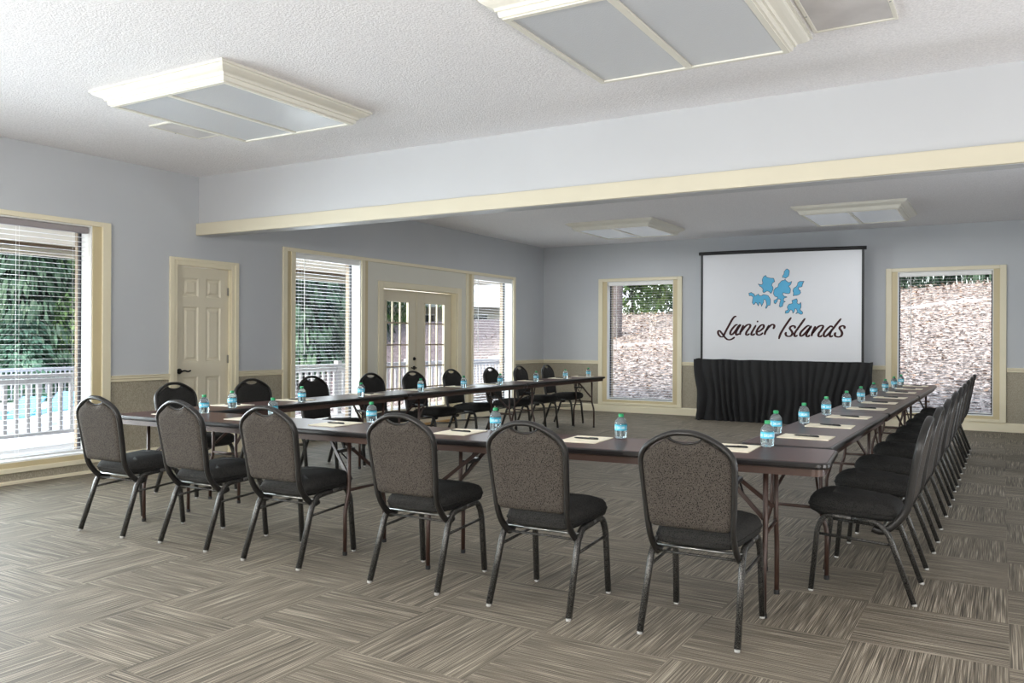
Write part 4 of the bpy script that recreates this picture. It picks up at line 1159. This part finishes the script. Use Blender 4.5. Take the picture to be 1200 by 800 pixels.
# seen through the large left window
for i, (x, y, h, w, k, m, s) in enumerate([(-33, 14.2, 11, 3.6, 'conifer', 'leafdark', 0), (-31.5, 17.6, 10, 3.4, 'conifer', 'leafdark', 1), (-36, 17.0, 12, 4, 'leafy', 'leafmid', 0), (-33.5, 20.5, 11, 4.2, 'leafy', 'leafdark', 0), (-29.6, 16.4, 3.4, 2.0, 'conifer', 'leafblue', 0), (-30.5, 15.2, 2.6, 1.8, 'conifer', 'leafblue', 1), (-38, 14, 13, 5, 'leafy', 'leafdark', 1), (-29.5, 19.8, 8.0, 2.8, 'leafy', 'leafmid', 1), (-36, 22.5, 12, 4.5, 'conifer', 'leafdark', 0)]):
    tree(x, y, h, w, k, m, ['tall dark conifer left of centre in the large left window', 'dark conifer at the middle of the large left window', 'broad green tree behind the conifers in the large left window', 'dark leafy tree at the right of the large left window', 'low blue green conifer above the pool fence, larger one', 'low blue green conifer above the pool fence, smaller one', 'dark leafy tree at the very left of the large left window', 'light green leafy tree beside the window casing at left', 'far dark conifer beyond the leafy trees at left'][i], s)
# seen through the narrow window and the double doors
for i, (x, y, h, w, k, m, s) in enumerate([(-24.5, 24.5, 10, 3.3, 'conifer', 'leafdark', 0), (-24.9, 26.5, 11, 2.8, 'conifer', 'leafdark', 1), (-27.5, 27.0, 12, 4.5, 'leafy', 'leafdark', 0), (-25.5, 22.6, 8, 2.8, 'leafy', 'leafdark', 1), (-26.4, 32.5, 9, 2.8, 'leafy', 'leafmid', 0), (-23.9, 32.0, 8, 2.2, 'leafy', 'leafmid', 1), (-28.5, 35.5, 12, 4, 'leafy', 'leafdark', 1)]):
    tree(x, y, h, w, k, m, ['dark conifer at the left of the narrow window', 'dark conifer at the right of the narrow window', 'broad dark tree deep behind the narrow window', 'dark leafy tree low in the narrow window', 'bright green tree seen in the left glazed door', 'bright green tree seen in the right glazed door', 'far dark tree behind the double doors'][i], s)
# seen above the bank through the end wall windows
for i, (x, y, h, w, k, m, s) in enumerate([(-11.8, 26.5, 8, 3.4, 'leafy', 'leafmid', 0), (-8.6, 27.5, 7, 3.4, 'leafy', 'leafmid', 1), (-12.5, 30.5, 10, 4.5, 'leafy', 'leafdark', 0), (-5.5, 28.0, 9, 4.0, 'leafy', 'leafdark', 1), (-3.4, 26.5, 9, 1.7, 'conifer', 'leafdark', 0), (-.2, 26.5, 9, 1.7, 'conifer', 'leafdark', 1), (3.0, 27.0, 9, 1.7, 'conifer', 'leafdark', 0), (-1.8, 29.8, 10, 1.9, 'conifer', 'leafdark', 1), (1.4, 30.0, 10, 1.9, 'conifer', 'leafdark', 0)]):
    tree(x, y, h, w, k, m, ['bright leafy tree topping the bank at the left of the window by the screen', 'bright leafy tree topping the bank at the right of the window by the screen', 'dark tree behind the bright trees over the bank', 'dark leafy tree over the bank, hidden by the projection screen', 'dark conifer at the top left of the rightmost window', 'dark conifer at the top centre of the rightmost window', 'dark conifer at the top right of the rightmost window', 'farther dark conifer behind the left one in the rightmost window', 'farther dark conifer behind the right one in the rightmost window'][i], s)
# bare trunks
def trunk(x, y, rad, h, label):
    bm = bmesh.new(); tube(bm, spline([(0, 0, -.2), (rad * .2, 0, h * .3), (-rad * .2, 0, h * .7), (0, 0, h)], 4), rad, 12)
    o = obj('tree_trunk', bm, M['bark'], smooth=True, loc=(x, y, ground(x, y))); tag(o, label, 'tree trunk')
trunk(-8.95, 20.6, .19, 9, 'grey tree trunk at the left of the window by the screen')
trunk(-7.35, 23.0, .12, 9, 'slim grey tree trunk at the right of the window by the screen')
trunk(-2.6, 24.6, .2, 9, 'grey tree trunk at the top left of the rightmost window')
# ------------------------------------------------------------------ light and camera
w = bpy.data.worlds.new('world'); SC.world = w; w.use_nodes = True
nt = w.node_tree; nt.nodes.clear()
wo = nt.nodes.new('ShaderNodeOutputWorld'); bg = nt.nodes.new('ShaderNodeBackground'); sky = nt.nodes.new('ShaderNodeTexSky')
sky.sky_type = 'NISHITA'; sky.sun_disc = False; sky.sun_elevation = math.radians(42); sky.sun_rotation = math.radians(200); sky.dust_density = 4.0; sky.ozone_density = 1.0; sky.air_density = 1.2
mx = nt.nodes.new('ShaderNodeMix'); mx.data_type = 'RGBA'; mx.inputs[0].default_value = .5; mx.inputs[7].default_value = (3.2, 3.35, 3.6, 1)
nt.links.new(sky.outputs[0], mx.inputs[6]); nt.links.new(mx.outputs[2], bg.inputs[0]); nt.links.new(bg.outputs[0], wo.inputs[0])
bg.inputs[1].default_value = SKY

def area(name, loc, target, sx, sy, power, col):
    l = bpy.data.lights.new(name, 'AREA'); l.shape = 'RECTANGLE'; l.size = sx; l.size_y = sy; l.energy = power; l.color = col
    o = bpy.data.objects.new(name, l); COL.objects.link(o); o.location = loc
    d = Vector(target) - Vector(loc); o.rotation_euler = d.to_track_quat('-Z', 'Y').to_euler()
    return o
area('studio_strobe', (-3.4, -2.4, 2.05), (-3.45, .2, 4.2), .5, .35, STROBE, (1.0, .985, .965))
area('bounce_fill', (1.1, -.6, .7), (.9, .2, 3), .8, .8, UP1, (1.0, .985, .97))  # unseen fill lamps, added to brighten the ceiling
area('bounce_fill', (-4.9, -.3, .7), (-4.9, .5, 3), .8, .8, UP1 * .1, (1.0, .985, .97))
area('bounce_fill', (2.3, 3.6, .3), (-1.2, 4.0, 3.05), .8, .8, UP3, (1.0, .985, .97))
area('bounce_fill', (2.2, 8.0, .4), (-2.3, 8.2, 3.0), .8, .8, UP2, (.88, .94, 1.0))
for wy, ww, wp in ((2.85, 1.9, WIN1), (-.8, 2.7, WIN0), (8.115, 1.15, WIN2), (10.12, 1.7, WIN2), (12.165, 1.2, WIN2)):
    area('side_daylight_boost', (XL - .42, wy, 1.35), (0, wy, .1), ww, 1.9, wp, (.86, .93, 1.0))  # lamps added outside the left wall openings to strengthen the daylight
for lx, ly, pw in ((-4.885, 4.265, FIX_FILL), (-1.635, 4.27, FIX_FILL), (-4.98, 11.9, FIX_FILL2), (-1.70, 11.9, FIX_FILL2)):
    area('fixture_fill', (lx, ly, ZC - .125), (lx, ly, 0), 1.1, 1.15, pw, (.95, .97, 1.0))  # fill lamps added just below the ceiling fixtures
# fill lamps added outside the unseen rear windows
area('rear_fill', (-4.9, YB - .35, 1.5), (-4.9, 2, .9), 2.5, 1.8, REAR, (.93, .96, 1.0))
area('rear_fill', (1.5, YB - .35, 1.5), (1.5, 2, .9), 2.5, 1.8, REAR, (.93, .96, 1.0))
s = bpy.data.lights.new('sun', 'SUN'); s.energy = SUN; s.angle = .05; s.color = (1, .95, .86)
so_ = bpy.data.objects.new('sun', s); COL.objects.link(so_); so_.rotation_euler = Vector((-.35, .55, -.75)).to_track_quat('-Z', 'Y').to_euler()

cam = bpy.data.cameras.new('camera'); co = bpy.data.objects.new('camera', cam); COL.objects.link(co)
cam.sensor_width = 36; cam.lens = 975.6 / 1200 * 36; cam.shift_y = -2.18 / 1200
cam.clip_end = 300
co.matrix_world = Matrix.Translation((0, 0, 1.30)) @ Matrix.Rotation(.5324, 4, 'Z') @ Matrix.Rotation(PI / 2, 4, 'X') @ Matrix.Rotation(-.0047 * ROLLSIGN, 4, 'Z')
SC.camera = co
vs_ = SC.view_settings
vs_.view_transform = 'Standard'; vs_.look = 'None'; vs_.gamma = 1; vs_.use_curve_mapping = False
vs_.exposure = EXPO
SC.display_settings.display_device = 'sRGB'
cy = SC.cycles
cy.max_bounces = 8; cy.diffuse_bounces = 7; cy.glossy_bounces = 4; cy.transmission_bounces = 8; cy.transparent_max_bounces = 16
cy.caustics_reflective = False; cy.caustics_refractive = False
cy.use_denoising = True
try: cy.denoiser = 'OPENIMAGEDENOISE'
except Exception: pass
cy.sample_clamp_indirect = 6.0
